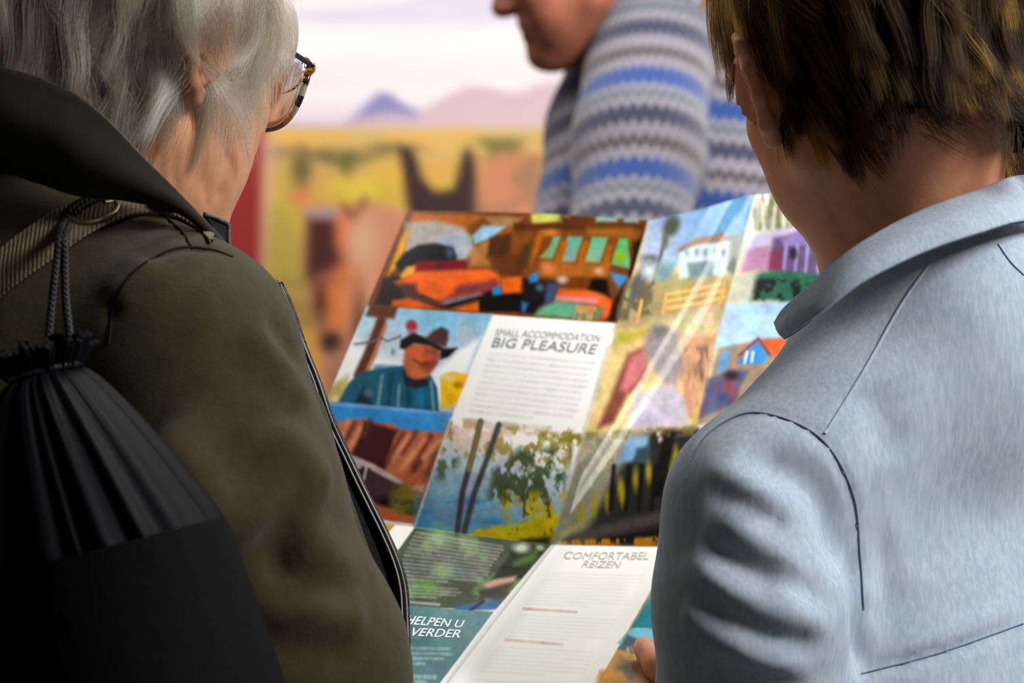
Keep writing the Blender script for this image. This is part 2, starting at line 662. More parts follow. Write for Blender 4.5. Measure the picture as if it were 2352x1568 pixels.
# ------------------------------------------------------------------ setting
m_floor = mat('hall_carpet', (92, 88, 90), 0.95)
t = NT(m_floor)
t.base(t.ramp(t.noise(t.coords(), 40, 4), [(0.3, (70, 66, 70)), (0.7, (110, 104, 104))]))
link('floor', [(-5, -3, 0), (5, -3, 0), (5, 4.7, 0), (-5, 4.7, 0)], [[0, 1, 2, 3]], m_floor)['kind'] = 'structure'
m_wall = mat('hall_wall', (225, 222, 218), 0.8)
link('wall_back', [(-5, 4.7, 0), (5, 4.7, 0), (5, 4.7, 3.6), (-5, 4.7, 3.6)], [[0, 1, 2, 3]], m_wall)['kind'] = 'structure'

# ------------------------------------------------------------------ woman on the left
m_skin_w = skin_mat('fair_skin', (186, 134, 98), (164, 112, 80), (184, 122, 92))
m_coat = cloth_mat('olive_wool', [(0.25, (34, 30, 12)), (0.5, (45, 40, 16)), (0.75, (54, 47, 21))], 60, 0.9, 0.08, 1500, 0.5, fuzz=0.25)
m_coat_shaded = cloth_mat('shaded_olive_collar', [(0.3, (13, 12, 6)), (0.7, (20, 18, 9))], 60, 1.0, 0.0, 1500, 0.4)  # coat olive darkened for the collar, its shade put into the colour
m_lining = mat('black_lining', (9, 8, 8), 0.8, 0.2)
m_trim = mat('charcoal_leather_trim', (74, 72, 72), 0.55, 0.4)
t = NT(m_trim)
t.base(t.ramp(t.noise(t.coords(), 300, 4), [(0.35, (20, 20, 20)), (0.65, (54, 53, 52))]))
t.bump(t.noise(t.coords(), 700, 3), 0.6, 0.001)
m_trim_light = mat('grey_topstitching', (150, 147, 142), 0.7, 0.3)
m_seam = mat('dark_seam_thread', (24, 21, 12), 0.9, 0.1)  # dark thread for the coat seams
m_jeans = mat('dark_trousers', (32, 34, 44), 0.9)
m_shoe = mat('dark_shoe_leather', (26, 22, 20), 0.5)

WC = at(277, 108, 1.50)
WM = rot(math.radians(39), math.radians(18), math.radians(1))
w_f = np.array([math.sin(0.80), math.cos(0.80), 0]); w_r = np.array([w_f[1], -w_f[0], 0])
SR = at(432, 800, 1.40)
SL = SR - w_r * 0.33
w_mid = (SR + SL) / 2
w_nb = at(252, 590, 1.52)
w_hip = np.array([w_mid[0], w_mid[1], 0.95])
w_el = at(745, 1950, 1.42); w_wr = at(985, 2040, 1.58)
w_el2 = SL + np.array([0, 0, -0.30]) - w_r * 0.04; w_wr2 = w_el2 + w_f * 0.20 + w_r * 0.10 + np.array([0, 0, 0.04])
woman = thing('person', (w_mid[0], w_mid[1], 0), 'person in an olive wool coat with short grey hair and glasses, bent over the brochure', 'person')

w_hand = [(w_wr, look(at(1060, 1960, 1.64) - w_wr, w_r * 0.2 - w_f * 0.6 + np.array([0, 0, 0.6])), -1),
          (w_wr2, look(w_f + w_r * 0.4, np.array([0, 0, 1.0])), 1)]


def woman_body(p):
    d = head_sdf((p - WC) @ WM, 1.0, cheek=0.93)
    nk = WC + WM @ np.array([0, -0.028, -0.045])
    d = smin(d, cone(p, nk, w_nb, 0.056, 0.064), 0.028)
    d = smin(d, cone(p, WC + WM @ np.array([0, 0.045, -0.085]), w_nb + w_f * 0.025, 0.028, 0.034), 0.04)
    d = smin(d, cone(p, w_nb + [0, 0, -0.06], SR + [0, 0, -0.04], 0.05, 0.03), 0.03)
    d = smin(d, cone(p, w_nb + [0, 0, -0.06], SL + [0, 0, -0.04], 0.05, 0.03), 0.03)
    d = smin(d, cone(p, w_nb + [-0.02, 0, -0.05], w_mid + [0, 0, -0.18], 0.055, 0.11), 0.04)
    return d


def arms_fn(sh, el, wr, hand, r0=0.042, curl=(0.5, 0.6, 0.4)):
    def fn(p):
        d = chain(p, [sh, el, wr], [r0, 0.036, 0.026], 0.02)
        c, M, s = hand
        return smin(d, hand_sdf((p - c) @ M, s, curl), 0.02)
    return fn


V1, Q1 = sdf_verts(woman_body, np.minimum(np.minimum(SR, SL), WC) - [0.13, 0.13, 0.26], np.maximum(np.maximum(SR, SL), WC) + [0.15, 0.16, 0.15], 0.0032)
parts = [(V1, Q1)]
for a in (arms_fn(SR, w_el, w_wr, w_hand[0]), arms_fn(SL, w_el2, w_wr2, w_hand[1])):
    pts = [SR, w_el, w_wr] if len(parts) == 1 else [SL, w_el2, w_wr2]
    parts.append(mesh_of(a, pts, 0.2, 0.006))
Vb, Fb = np.concatenate([v for v, _ in parts]), np.concatenate([q + o for (_, q), o in zip(parts, np.cumsum([0] + [len(v) for v, _ in parts[:-1]]))])
Nb = vert_normals(Vb, Fb)
cast = Caster(V1, Q1)
for ln, wd, am in (([(405, 330), (400, 400), (410, 460)], 0.003, -0.0012), ([(375, 345), (368, 410), (380, 450)], 0.003, -0.001),
                   ([(480, 400), (475, 450), (485, 490)], 0.003, -0.0012), ([(520, 330), (515, 400), (500, 470)], 0.004, -0.0012),
                   ([(430, 300), (440, 370), (470, 430), (520, 470)], 0.008, -0.001), ([(574, 346), (575, 347), (576, 348)], 0.002, 0.002),
                   ([(455, 300), (500, 360), (560, 380)], 0.016, 0.001)):
    L = cast.line(ln)
    if len(L) > 1:
        stroke(Vb, Nb, L, wd, am)
link('body', Vb, Fb, m_skin_w, woman)

# grey layered hair
m_hair_w = hair_mat('grey_hair', (54, 44, 34), (150, 139, 114), (236, 228, 194), 0.36, 0.45)
m_scalp_w = mat('grey_hair_roots', (74, 64, 54), 0.9, 0.1)


def w_keep(p):
    x, y, z = p.T
    front = y < 0.058 + 0.3 * np.maximum(z - 0.05, 0)
    side = z > np.where(y > 0.022, 0.028 - 0.2 * (y - 0.022), np.where(y > -0.02, 0.018 - 1.2 * (0.022 - y), -0.06 - 0.1 * np.abs(x)))
    nape = z > -0.085
    return front & side & nape


def w_comb(p, t):
    x, y, z = p.T
    crown = np.array([0, -0.035, 0.125])
    out = p - crown
    out[:, 2] *= 0.4
    out /= np.maximum(np.linalg.norm(out, axis=1, keepdims=True), 1e-6)
    down = np.array([0, 0.18, -1.0])
    k = np.clip((0.12 - z) / 0.10, 0, 1)[:, None]
    d = out * (1 - k) + down * k * 1.3
    d[:, 1] += np.where(y > 0.0, 0.25 * (1 - t) - 0.05, 0.05)
    return d


def w_skull(q):
    r = np.stack([np.abs(q[..., 0]), q[..., 1], q[..., 2]], -1)
    return smin(skull_sdf(q), ell(r, (0.079, -0.007, 0.020), (0.014, 0.028, 0.022)), 0.012)


Rw = scalp_points(52000, w_keep, 3)
grow_hair('hair', Rw, WC, WM, w_skull, w_comb, lambda p: np.clip(0.07 + 0.35 * (p[:, 2] - 0.0), 0.035, 0.10),
          lambda p: np.clip(0.012 + 0.16 * (p[:, 2] + 0.05), 0.008, 0.026) * np.where(p[:, 1] > 0.02, 0.45, 1.0) + 0.007 * np.exp(-((p[:, 1] + 0.008) / 0.014) ** 2 - ((p[:, 2] - 0.04) / 0.026) ** 2), woman, m_hair_w, 760, 15, 0.82, 0.00010, 5, 0.22,
          lambda p: np.clip((p[:, 1] + 0.015) * 5 + (p[:, 2] - 0.05) * 2, -0.36, 0.25), 0.42)  # tone carries painted light: front and top strands lighter, low back darker
cap = lambda p: smax(skull_sdf((p - WC) @ WM) - 0.0025, np.maximum(0.0, -(((p - WC) @ WM)[..., 2] + 0.055 - 1.1 * np.clip(((p - WC) @ WM)[..., 1] + 0.01, 0, 0.07))) + ((((p - WC) @ WM)[..., 1]) - 0.062), 0.004)
Vc, Qc = sdf_verts(cap, WC - 0.16, WC + 0.16, 0.004)
lc = (Vc - WC) @ WM
ok = w_keep(lc * 0.985 - [0, 0, 0.014])
Qk = Qc[ok[Qc].all(1)]
link('hair_roots', Vc, Qk, m_scalp_w, woman)

# coat
Wrot = np.stack([w_r, w_f, [0, 0, 1]], 1)
slv = [at(418, 800, 1.405), at(500, 1120, 1.385), at(655, 1520, 1.39), at(770, 1900, 1.43)]
slv_r = [0.0605, 0.0640, 0.0650, 0.058]


def coat_torso(p):
    d = ell(p, w_mid + [0, 0, -0.20], (0.195, 0.145, 0.29), Wrot)
    d = smin(d, ell(p, w_hip + [0, 0, 0.02], (0.20, 0.16, 0.30), Wrot), 0.08)
    d = smin(d, cone(p, at(212, 690, 1.49), SR + [0, 0, -0.005], 0.058, 0.060), 0.035)
    d = smin(d, cone(p, at(225, 650, 1.50), SL, 0.070, 0.062), 0.05)
    d = smin(d, ell(p, at(60, 790, 1.49), (0.13, 0.10, 0.12), Wrot), 0.05)
    d = smax(d, -cone(p, WC + WM @ np.array([0, 0.0, -0.07]), w_nb + [0.02, 0, 0.01], 0.074, 0.070), 0.008)
    return smax(d, 0.74 - p[..., 2], 0.02)


def coat_fn(p):
    d = coat_torso(p)
    a = chain(p, slv + [w_wr + (w_el - w_wr) * 0.12], slv_r + [0.043], 0.03)
    d = smin(d, a, 0.028)
    a = chain(p, [SL, w_el2, w_wr2 + (w_el2 - w_wr2) * 0.1], [0.062, 0.06, 0.045], 0.03)
    return smin(d, a, 0.028)


Vc, Qc = sdf_verts(coat_fn, np.array([min(SL[0], w_hip[0]) - 0.28, w_hip[1] - 0.40, 0.72]), np.array([w_wr[0] + 0.10, w_hip[1] + 0.45, 1.56]), 0.0048)
cast = Caster(Vc, Qc)
Nc = vert_normals(Vc, Qc)
for ln, wd, am in (([(560, 745), (620, 800), (670, 880), (700, 960)], 0.014, 0.006), ([(600, 730), (650, 790), (690, 850)], 0.012, -0.006),
                   ([(330, 1010), (430, 1080), (520, 1190), (600, 1260)], 0.024, 0.014), ([(400, 1010), (520, 1100), (620, 1200), (700, 1240)], 0.022, -0.010),
                   ([(560, 1130), (650, 1200), (740, 1290), (800, 1350)], 0.018, 0.009), ([(640, 960), (700, 1060), (760, 1130)], 0.014, 0.006),
                   ([(560, 1360), (660, 1400), (780, 1420), (850, 1440)], 0.016, 0.008), ([(600, 1300), (700, 1330), (810, 1350)], 0.014, -0.008),
                   ([(250, 700), (310, 640), (360, 590)], 0.014, 0.004), ([(560, 1450), (700, 1480), (860, 1500)], 0.014, -0.005),
                   ([(250, 790), (262, 705), (310, 622), (400, 572), (480, 572), (540, 592)], 0.0035, -0.0025), ([(370, 490), (415, 530), (442, 572)], 0.0035, -0.0025)):
    L = cast.line(ln)
    if len(L) > 2:
        stroke(Vc, Nc, L, wd, am)
coat = link('coat', Vc, Qc, m_coat, woman)
cast = Caster(Vc, Qc)
for ln in ([(250, 790), (262, 705), (310, 622), (400, 572), (480, 572), (535, 590)], [(370, 490), (415, 530), (442, 572)]):
    v, f = seam_line(cast, ln, 0.0008)
    link('seam', v, f, m_seam, coat)

# standing collar with piped edge
edge = ats([(-330, 300, 1.60), (-250, 170, 1.50), (-110, 132, 1.43), (0, 158, 1.40), (110, 192, 1.385), (215, 252, 1.375), (330, 368, 1.375), (430, 470, 1.395), (525, 572, 1.435)])
mid = ats([(-340, 420, 1.59), (-270, 330, 1.475), (-120, 270, 1.40), (0, 268, 1.372), (100, 300, 1.36), (190, 350, 1.352), (310, 415, 1.36), (425, 480, 1.385), (526, 580, 1.43)])
low = ats([(-340, 520, 1.59), (-280, 450, 1.48), (-130, 412, 1.405), (0, 398, 1.382), (90, 420, 1.372), (180, 448, 1.365), (300, 460, 1.37), (420, 492, 1.39), (527, 588, 1.43)])
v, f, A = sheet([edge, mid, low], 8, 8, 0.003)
collar = link('collar', v, f, m_coat_shaded, woman)
v, f = tube(crm(edge, 8), 0.0017, 8)
link('piping', v, f, m_trim, collar)
# small leather corner of the collar
v, f, _ = sheet([ats([(468, 492, 1.432), (495, 505, 1.436), (524, 517, 1.44)]), ats([(485, 525, 1.430), (505, 537, 1.434), (526, 540, 1.438)]), ats([(500, 552, 1.430), (515, 558, 1.434), (527, 566, 1.436)])], 4, 4, 0.003)
tab = link('collar_corner', v, f, m_lining, woman)
v, f = tube(crm(ats([(468, 491, 1.43), (500, 503, 1.434), (524, 516, 1.438), (525, 540, 1.436), (527, 566, 1.434)]), 6), 0.0014, 8)
link('piping', v, f, m_trim, tab)

# open coat front: olive panel, black lining, leather edge
inn = ats([(560, 640, 1.44), (610, 740, 1.44), (645, 850, 1.44), (680, 960, 1.44), (730, 1100, 1.44), (760, 1250, 1.44), (800, 1400, 1.445), (850, 1560, 1.45), (870, 1700, 1.46)])
pan = ats([(618, 655, 1.455), (655, 740, 1.455), (690, 850, 1.455), (738, 950, 1.455), (772, 1080, 1.46), (822, 1230, 1.46), (868, 1367, 1.465), (880, 1540, 1.47), (890, 1700, 1.475)])
edg = ats([(634, 650, 1.465), (672, 740, 1.465), (712, 850, 1.468), (754, 960, 1.47), (806, 1080, 1.475), (878, 1220, 1.48), (922, 1350, 1.485), (930, 1470, 1.49), (922, 1600, 1.49)])
back = AX_F * 0.022
inn = inn + back; pan = pan + back; edg = edg + back * 0.6
v, f, _ = sheet([inn, inn * 0.5 + pan * 0.5 + [0.0, -0.008, 0.004], pan], 6, 6, 0.004)
front = link('coat_front', v, f, m_coat, woman)
v, f, _ = sheet([pan + [0, 0.004, 0], pan * 0.5 + edg * 0.5 + [0, 0.012, 0], edg], 6, 6, 0.003)
link('lining', v, f, m_lining, front)
tw = crm(edg, 8)
wob = 0.0005 * np.sin(np.arange(len(tw)) * 0.45)[:, None] * np.array([1, 0, 0])
v, f = tube(tw + wob, 0.0034 + 0.0003 * np.sin(np.arange(len(tw)) * 0.3), 10, 0.6)
tr = link('leather_edge', v, f, m_trim, front)
for dx in (-0.0016, 0.0014):
    v, f = tube(tw + wob + [dx, -0.0019, 0], 0.0007, 6)
    link('stitching', v, f, m_trim_light, tr)
v, f = tube(ats([(592, 640, 1.44), (612, 644, 1.45), (634, 650, 1.463)]), 0.0022, 8)
link('leather_corner', v, f, m_trim, front)
legs(woman, w_hip, w_f, 0.95, m_jeans, m_shoe)
# ------------------------------------------------------------------ eyeglasses
m_rim = mat('tortoise_striped_acetate', (30, 26, 22), 0.25, 0.5, coat=0.4)
t = NT(m_rim)
ta = t.n('ShaderNodeAttribute', attribute_name='turn')
t.base(t.ramp(ta.outputs['Fac'], [(0.0, (120, 104, 92)), (0.10, (118, 102, 92)), (0.30, (202, 146, 22)), (0.375, (176, 160, 146)), (0.43, (18, 16, 15)), (0.485, (150, 136, 124)), (0.53, (52, 42, 40)),
                                  (0.60, (150, 130, 116)), (0.64, (200, 140, 18)), (0.70, (24, 24, 22)), (0.86, (60, 50, 44))], 'CONSTANT'))
m_temple = mat('black_speckled_acetate', (26, 26, 23), 0.3, 0.5, coat=0.4)
t = NT(m_temple)
t.base(t.ramp(t.noise(t.coords(), 420, 3), [(0.4, (14, 14, 12)), (0.7, (62, 62, 54))]))
m_lens = mat('spectacle_lens', (255, 255, 255), 0.0, 0.5)
m_lens.node_tree.nodes['Principled BSDF'].inputs['Transmission Weight'].default_value = 1.0
m_lens.node_tree.nodes['Principled BSDF'].inputs['IOR'].default_value = 1.5
m_metal = mat('worn_brass_ring', (120, 112, 84), 0.35, 0.5, metal=0.9)


def gl(p):
    return np.asarray(p) @ WM.T + WC


def lens_ring(s, n=64, k=1.0):
    th = np.linspace(0, 2 * math.pi, n, endpoint=False)
    c, q = np.cos(th), np.sin(th)
    x = 0.036 + k * 0.031 * np.sign(c) * np.abs(c) ** 0.80
    z = 0.004 + k * 0.0235 * np.sign(q) * np.abs(q) ** 0.85 + k * 0.005 * np.clip(c, 0, 1) * (q > -0.2)
    z = z + np.where(q < 0, 0.004 * c * k, 0)
    y = 0.108 - 5.2 * np.maximum(x - 0.03, 0) ** 2 * 1.5 + 0.10 * (z - 0.01)
    return np.stack([s * x, y, z], 1), th


glasses = thing('eyeglasses', gl((0, 0.1, 0.01)), 'black and tortoise striped eyeglasses on the grey-haired person', 'glasses')
fr = []; turn = []
for s in (1, -1):
    P, th = lens_ring(s)
    Pc = np.concatenate([P, P[:1]])
    n = 8
    T = np.gradient(np.concatenate([P[-1:], P, P[:1]]), axis=0)[1:-1]
    T /= np.linalg.norm(T, axis=1, keepdims=True)
    A = np.cross(T, [0, 1, 0]); A /= np.linalg.norm(A, axis=1, keepdims=True)
    ph = np.linspace(0, 2 * math.pi, n, endpoint=False)
    V = (P[:, None] + 0.0021 * np.cos(ph)[None, :, None] * A[:, None] + 0.0017 * np.sin(ph)[None, :, None] * np.array([0, 1.0, 0])).reshape(-1, 3)
    F = np.concatenate([grid_faces(64, n, True), np.stack([63 * n + np.arange(n), np.arange(n), (np.arange(n) + 1) % n, 63 * n + (np.arange(n) + 1) % n], 1)])
    fr.append((gl(V), F))
    turn.append(np.repeat(((np.degrees(th) + 120 + 22) % 360) / 258, n))
bv, bf = tube(crm([(-0.0085, 0.106, 0.010), (0, 0.110, 0.013), (0.0085, 0.106, 0.010)], 6), 0.002, 8)
fr.append((gl(bv), bf)); turn.append(np.full(len(bv), 0.75))
for s in (1, -1):
    cv, cf = tube(np.array([(s * 0.0655, 0.0985, 0.0165), (s * 0.0700, 0.0960, 0.0185), (s * 0.0725, 0.0925, 0.0190)]), [0.0028, 0.0032, 0.0028], 8)
    fr.append((gl(cv), cf)); turn.append(np.full(len(cv), 0.66 if s > 0 else 0.75))
v, f = join(fr)
link('frame', v, f, m_rim, glasses, attrs={'turn': ('FLOAT', np.concatenate(turn))})
for s in (1, -1):
    P = np.array([(s * 0.0725, 0.0935, 0.0200), (s * 0.0755, 0.06, 0.0225), (s * 0.0785, 0.01, 0.0265), (s * 0.0800, -0.010, 0.0270), (s * 0.0820, -0.026, 0.017), (s * 0.0810, -0.033, -0.004)])
    v, f = tube(crm(P, 6), np.linspace(0.0030, 0.0021, 31), 10, 0.5, up=(0, 0.2, 1))
    te = link('temple', gl(v), f, m_temple, glasses)
    v, f = tube(np.array([(s * 0.0722, 0.0950, 0.0200), (s * 0.0724, 0.0962, 0.0200)]), 0.0024, 8)
    link('hinge_cap', gl(v), f, mat('pale_end_cap', (205, 208, 196), 0.3), te)
    rings = []
    for k in (1.0, 0.8, 0.6, 0.4, 0.2):
        rings.append(lens_ring(s, 64, k)[0])
    cen = lens_ring(s, 64, 1e-4)[0].mean(0)
    front, back = [], []
    for R in rings:
        r2 = ((R - cen) ** 2).sum(1, keepdims=True)
        wedge = 0.030 * (s * (R[:, :1] - cen[:1]) + 0.034)
        y = np.array([0, 1.0, 0])
        front.append(R + y * (0.0002 - 1.2 * r2))
        back.append(R + y * (-0.0009 - 1.2 * r2 - 2.6 * r2) - y * wedge * 0.0)
    cyl = [front[0]]
    V = np.concatenate(front + [cen[None] + [0, 0.0002, 0]] + back + [cen[None] - [0, 0.0009, 0]])
    F = []
    m = 64
    for i in range(4):
        F += grid_faces(2, m, True)[:, ::1].tolist() if False else [[i * m + j, i * m + (j + 1) % m, (i + 1) * m + (j + 1) % m, (i + 1) * m + j] for j in range(m)]
    c0 = 5 * m
    F += [[4 * m + j, 4 * m + (j + 1) % m, c0] for j in range(m)]
    o = 5 * m + 1
    F += [[o + i * m + (j + 1) % m, o + i * m + j, o + (i + 1) * m + j, o + (i + 1) * m + (j + 1) % m] for i in range(4) for j in range(m)]
    F += [[o + 4 * m + (j + 1) % m, o + 4 * m + j, o + 5 * m] for j in range(m)]
    F += [[(j + 1) % m, j, o + j, o + (j + 1) % m] for j in range(m)]
    if s < 0:
        F = [q[::-1] for q in F]
    link('lens', gl(V), F, m_lens, glasses)

# ------------------------------------------------------------------ webbing strap over the shoulder
m_web = mat('olive_webbing', (82, 70, 46), 0.85, 0.2, 0.2)
t = NT(m_web)
t.base(t.ramp(t.noise(t.coords(), 90, 5), [(0.3, (62, 50, 32)), (0.7, (96, 86, 58))]))
wv = t.n('ShaderNodeTexWave', Scale=130.0, Distortion=0.6)
t.l(t.coords((1, 0.4, 0.5)), wv.inputs['Vector'])
t.bump(wv.outputs['Fac'], 0.7, 0.001)
cast = Caster(Vc, Qc)


def lay(pts, lift, dflt):
    out = []
    for x, y in pts:
        q = cast(x, y)
        if q is None:
            q = at(x, y, dflt)
        d = (CAM - q) / np.linalg.norm(CAM - q)
        out.append(q + d * lift)
    return np.array(out)


up = lay([(-330, 880), (-200, 750), (-90, 660), (0, 578), (110, 500), (215, 452), (310, 450), (400, 462), (455, 497), (492, 532)], 0.010, 1.41)
mdl = lay([(-315, 950), (-195, 815), (-90, 720), (0, 630), (110, 550), (218, 494), (315, 468), (400, 477), (455, 510), (490, 542)], 0.012, 1.40)
dn = lay([(-300, 1010), (-190, 870), (-90, 770), (0, 676), (112, 595), (222, 522), (320, 486), (400, 492), (455, 524), (486, 553)], 0.008, 1.40)
v, f, _ = sheet([up, mdl, dn], 6, 8, 0.0022)
strap = thing('shoulder_strap', up[3], 'olive webbing strap with a metal ring over the coat shoulder', 'strap')
link('webbing', v, f, m_web, strap)
v, f = tube(crm(up, 6) + [0, -0.001, 0.0005], 0.0013, 6)
link('binding', v, f, m_web, strap)
v, f = tube(crm(dn, 6) + [0, -0.001, 0], 0.0013, 6)
link('binding', v, f, m_web, strap)
rp = lay([(150, 492), (168, 508), (200, 511), (235, 502), (262, 488), (270, 474), (262, 463), (240, 466)], 0.0125, 1.38)
v, f = tube(crm(rp, 6), 0.0019, 10)
link('ring', v, f, m_metal, strap)

# ------------------------------------------------------------------ drawstring bag
m_nylon = mat('black_nylon', (10, 10, 13), 0.55, 0.05, 0.0)
t = NT(m_nylon)
t.bump(t.noise(t.coords(), 1300, 2), 0.25, 0.0006)
m_bag = mat('matte_black_cloth', (5, 5, 6), 0.9, 0.1)
t = NT(m_bag)
t.bump(t.noise(t.coords(), 90, 4), 0.3, 0.003)
m_cord = mat('black_braided_cord', (20, 20, 20), 0.6, 0.35)

e1 = np.array([0.84, -0.50, 0.30]); e1 /= np.linalg.norm(e1)
e2 = np.cross(e1, [0, 0, 1.0]); e2 /= np.linalg.norm(e2)
if e2[1] > 0:
    e2 = -e2
e3 = np.cross(e2, e1)
if e3[2] > 0:
    e3 = -e3
BG = at(108, 862, 1.305)
bag = thing('drawstring_bag', BG + e3 * 0.33, 'black nylon drawstring bag hanging on the back of the olive coat', 'bag')
nph = 720
ph = np.linspace(0, 2 * math.pi, nph, endpoint=False)
gb = np.random.default_rng(21)
cx = np.sign(np.cos(ph)) * np.abs(np.cos(ph)) ** 0.85
sx = np.sign(np.sin(ph)) * np.abs(np.sin(ph)) ** 0.85
edges = np.cumsum(gb.uniform(0.4, 1.9, 20)); edges = edges / edges[-1] * 2 * math.pi
ki = np.searchsorted(edges, ph) % 20
e0 = np.concatenate([[0], edges])[ki]; e9 = edges[ki]
fr_ = (ph - e0) / (e9 - e0)
am = gb.uniform(0.5, 1.6, 20)[ki]
pleat = (np.sin(math.pi * fr_) ** 2.2) * am
fine = 0.35 * np.abs(np.sin(ph * 31 + 2 * np.sin(ph * 5)))
rowsB = []
for s in np.linspace(0, 1, 44):
    w_ = 0.017 + 0.055 * s ** 0.80
    t_ = 0.017 + 0.034 * s ** 0.55
    a_ = 0.0085 * (0.35 + 0.9 * s) * (1 if s < 0.9 else 1 - 0.25 * ((s - 0.9) / 0.1) ** 2)
    c_ = BG + e3 * (0.100 * s) + e1 * 0.003 * s
    disp = a_ * (pleat + fine * (1 - s) ** 3) * (0.25 + 0.75 * np.abs(sx))
    r1 = cx * (w_ + disp * 0.5); r2 = sx * (t_ + disp)
    rowsB.append(c_ + r1[:, None] * e1 + r2[:, None] * e2 + (-0.004 * s ** 3 * pleat * 0)[:, None] * e3)
for q in (0.985, 0.95):
    rowsB.append(rowsB[43] + 0.0 + (BG + e3 * 0.101 - rowsB[43]) * (1 - q) + e3 * 0.0015)
V = np.concatenate(rowsB)
link('gathered_top', V, grid_faces(len(rowsB), nph, True), m_nylon, bag)
rowsL = []
for s in np.linspace(0, 1, 24):
    w_ = 0.0735 + 0.010 * s; t_ = 0.050 + 0.022 * math.sin(math.pi * min(s * 0.8 + 0.12, 1))
    k = 1.0 if s < 0.93 else 1 - ((s - 0.93) / 0.07) ** 2 * 0.5
    c_ = BG + e3 * (0.098 + 0.27 * s) + e1 * (0.004 + 0.006 * s)
    wr = 0.0015 * np.sin(ph * 7 + 5 * s) * s
    rowsL.append(c_ + (cx * (w_ * k + wr))[:, None] * e1 + (sx * (t_ * k + wr))[:, None] * e2)
rowsL = [r[::6] for r in rowsL]
nn = len(rowsL[0])
V = np.concatenate(rowsL + [rowsL[-1].mean(0)[None]])
F = grid_faces(24, nn, True).tolist() + [[23 * nn + j, 23 * nn + (j + 1) % nn, 24 * nn] for j in range(nn)]
link('bag_body', V, F, m_bag, bag)
rr = []
for s in np.linspace(0, 1, 12):
    w_ = 0.0165 + 0.014 * s ** 0.8 - 0.004 * (s > 0.85); t_ = 0.0165 + 0.008 * s
    z = -0.018 * s
    d_ = 0.0035 * s * np.sin(ph * 17 + 1.5 * np.sin(3 * ph)) + 0.0012 * np.sin(ph * 41)
    rr.append(BG + e3 * (z + 0.002) + (cx * (w_ + d_))[:, None] * e1 + (sx * (t_ + d_))[:, None] * e2 + (0.003 * s * np.sin(ph * 9))[:, None] * e3)
link('ruffle', np.concatenate([r[::3] for r in rr]), grid_faces(12, 240, True), m_nylon, bag)


def braid(P, R, pitch, n=3):
    P = crm(P, 26)
    T = np.gradient(P, axis=0); T /= np.linalg.norm(T, axis=1, keepdims=True)
    A = np.cross(T, [0.2, 1, 0.1]); A /= np.linalg.norm(A, axis=1, keepdims=True)
    B = np.cross(T, A)
    s = np.concatenate([[0], np.cumsum(np.linalg.norm(np.diff(P, axis=0), axis=1))])
    out = []
    for k in range(n):
        for sg in (1, -1):
            a = sg * s / pitch * 2 * math.pi + k * 2 * math.pi / n
            out.append(tube(P + R * 0.55 * (np.cos(a)[:, None] * A + np.sin(a)[:, None] * B), R * 0.5, 5))
    return join(out)


c_top = lay([(268, 442), (240, 446), (205, 455), (165, 480), (145, 515)], 0.014, 1.375)
for xs in (((138, 545), (131, 600), (122, 680), (112, 780)), ((149, 545), (150, 600), (152, 690), (164, 800))):
    P = np.concatenate([c_top + ([0, 0, 0] if xs[0][0] < 140 else [0.0028, 0.0005, -0.001]), ats([(x, y, 1.345 - 0.012 * i / 3) for i, (x, y) in enumerate(xs)])])
    v, f = braid(P, 0.0026, 0.009)
    link('cord', v, f, m_cord, bag)
kn = BG + e3 * -0.002
v, f = tube(crm([kn + e1 * 0.019 * math.cos(a) + e2 * 0.019 * math.sin(a) for a in np.linspace(0, 6.4, 18)], 3), 0.0022, 6)
link('cord', v, f, m_cord, bag)
# ------------------------------------------------------------------ shape of the brochure sheet
NET = np.array([
    ats([(935, 484, 1.965), (1212, 494, 1.93), (1491, 506, 1.895), (1731, 455, 1.95), (1968, 412, 1.99)]),
    ats([(640, 1178, 1.775), (952, 1210, 1.735), (1266, 1250, 1.70), (1537, 1256, 1.725), (1805, 1262, 1.75)]),
    ats([(330, 1568, 1.575), (668, 1568, 1.535), (1010, 1568, 1.50), (1332, 1568, 1.515), (1652, 1568, 1.53)])])
NET[2] = NET[1] + 1.2 * (NET[2] - NET[1])


def paper(u, v):
    """point of the sheet, u in columns 0..4, v in rows 0..2"""
    u = np.asarray(u, float); v = np.asarray(v, float)
    i = np.clip(np.floor(u).astype(int), 0, 3); a = u - i
    j = np.clip(np.floor(v).astype(int), 0, 1); b = v - j
    P = ((NET[j, i] * (1 - a)[:, None] + NET[j, i + 1] * a[:, None]) * (1 - b)[:, None] + (NET[j + 1, i] * (1 - a)[:, None] + NET[j + 1, i + 1] * a[:, None]) * b[:, None])
    n = np.array([-0.15, -0.85, 0.5])
    n = n / np.linalg.norm(n)
    up = (v <= 1)
    w = np.clip(u - 2, 0, 2)
    # roll of the right-hand pages out of the spine fold
    wd = np.where(up, 0.09 + 0.17 * (1 - np.clip(v, 0, 1)), 0.11)
    pk = np.where(up, 1.06 - 1.13 * np.clip(v, 0, 1) - 0.71 * wd, 0.06 + 0.10 * (v - 1))
    amp = np.where(up, 0.0205 * wd, 0.0075)
    h = np.where(u > 2, amp * np.exp(-((w - pk) / wd) ** 2) * np.clip(w / 0.08, 0, 1) * np.clip((2 - w) / 0.6, 0, 1), 0)
    h = h * np.where(up, 1, np.clip(1.25 - 0.5 * (v - 1), 0, 1))
    h = h + np.where(u <= 2, 0.004 * np.sin(math.pi * np.clip(u / 2, 0, 1)), 0) * np.clip(np.abs(v - 1) * 6, 0, 1)
    h = h + 0.0012 * np.exp(-((u - 3.0) / 0.10) ** 2)
    return P + h[:, None] * n


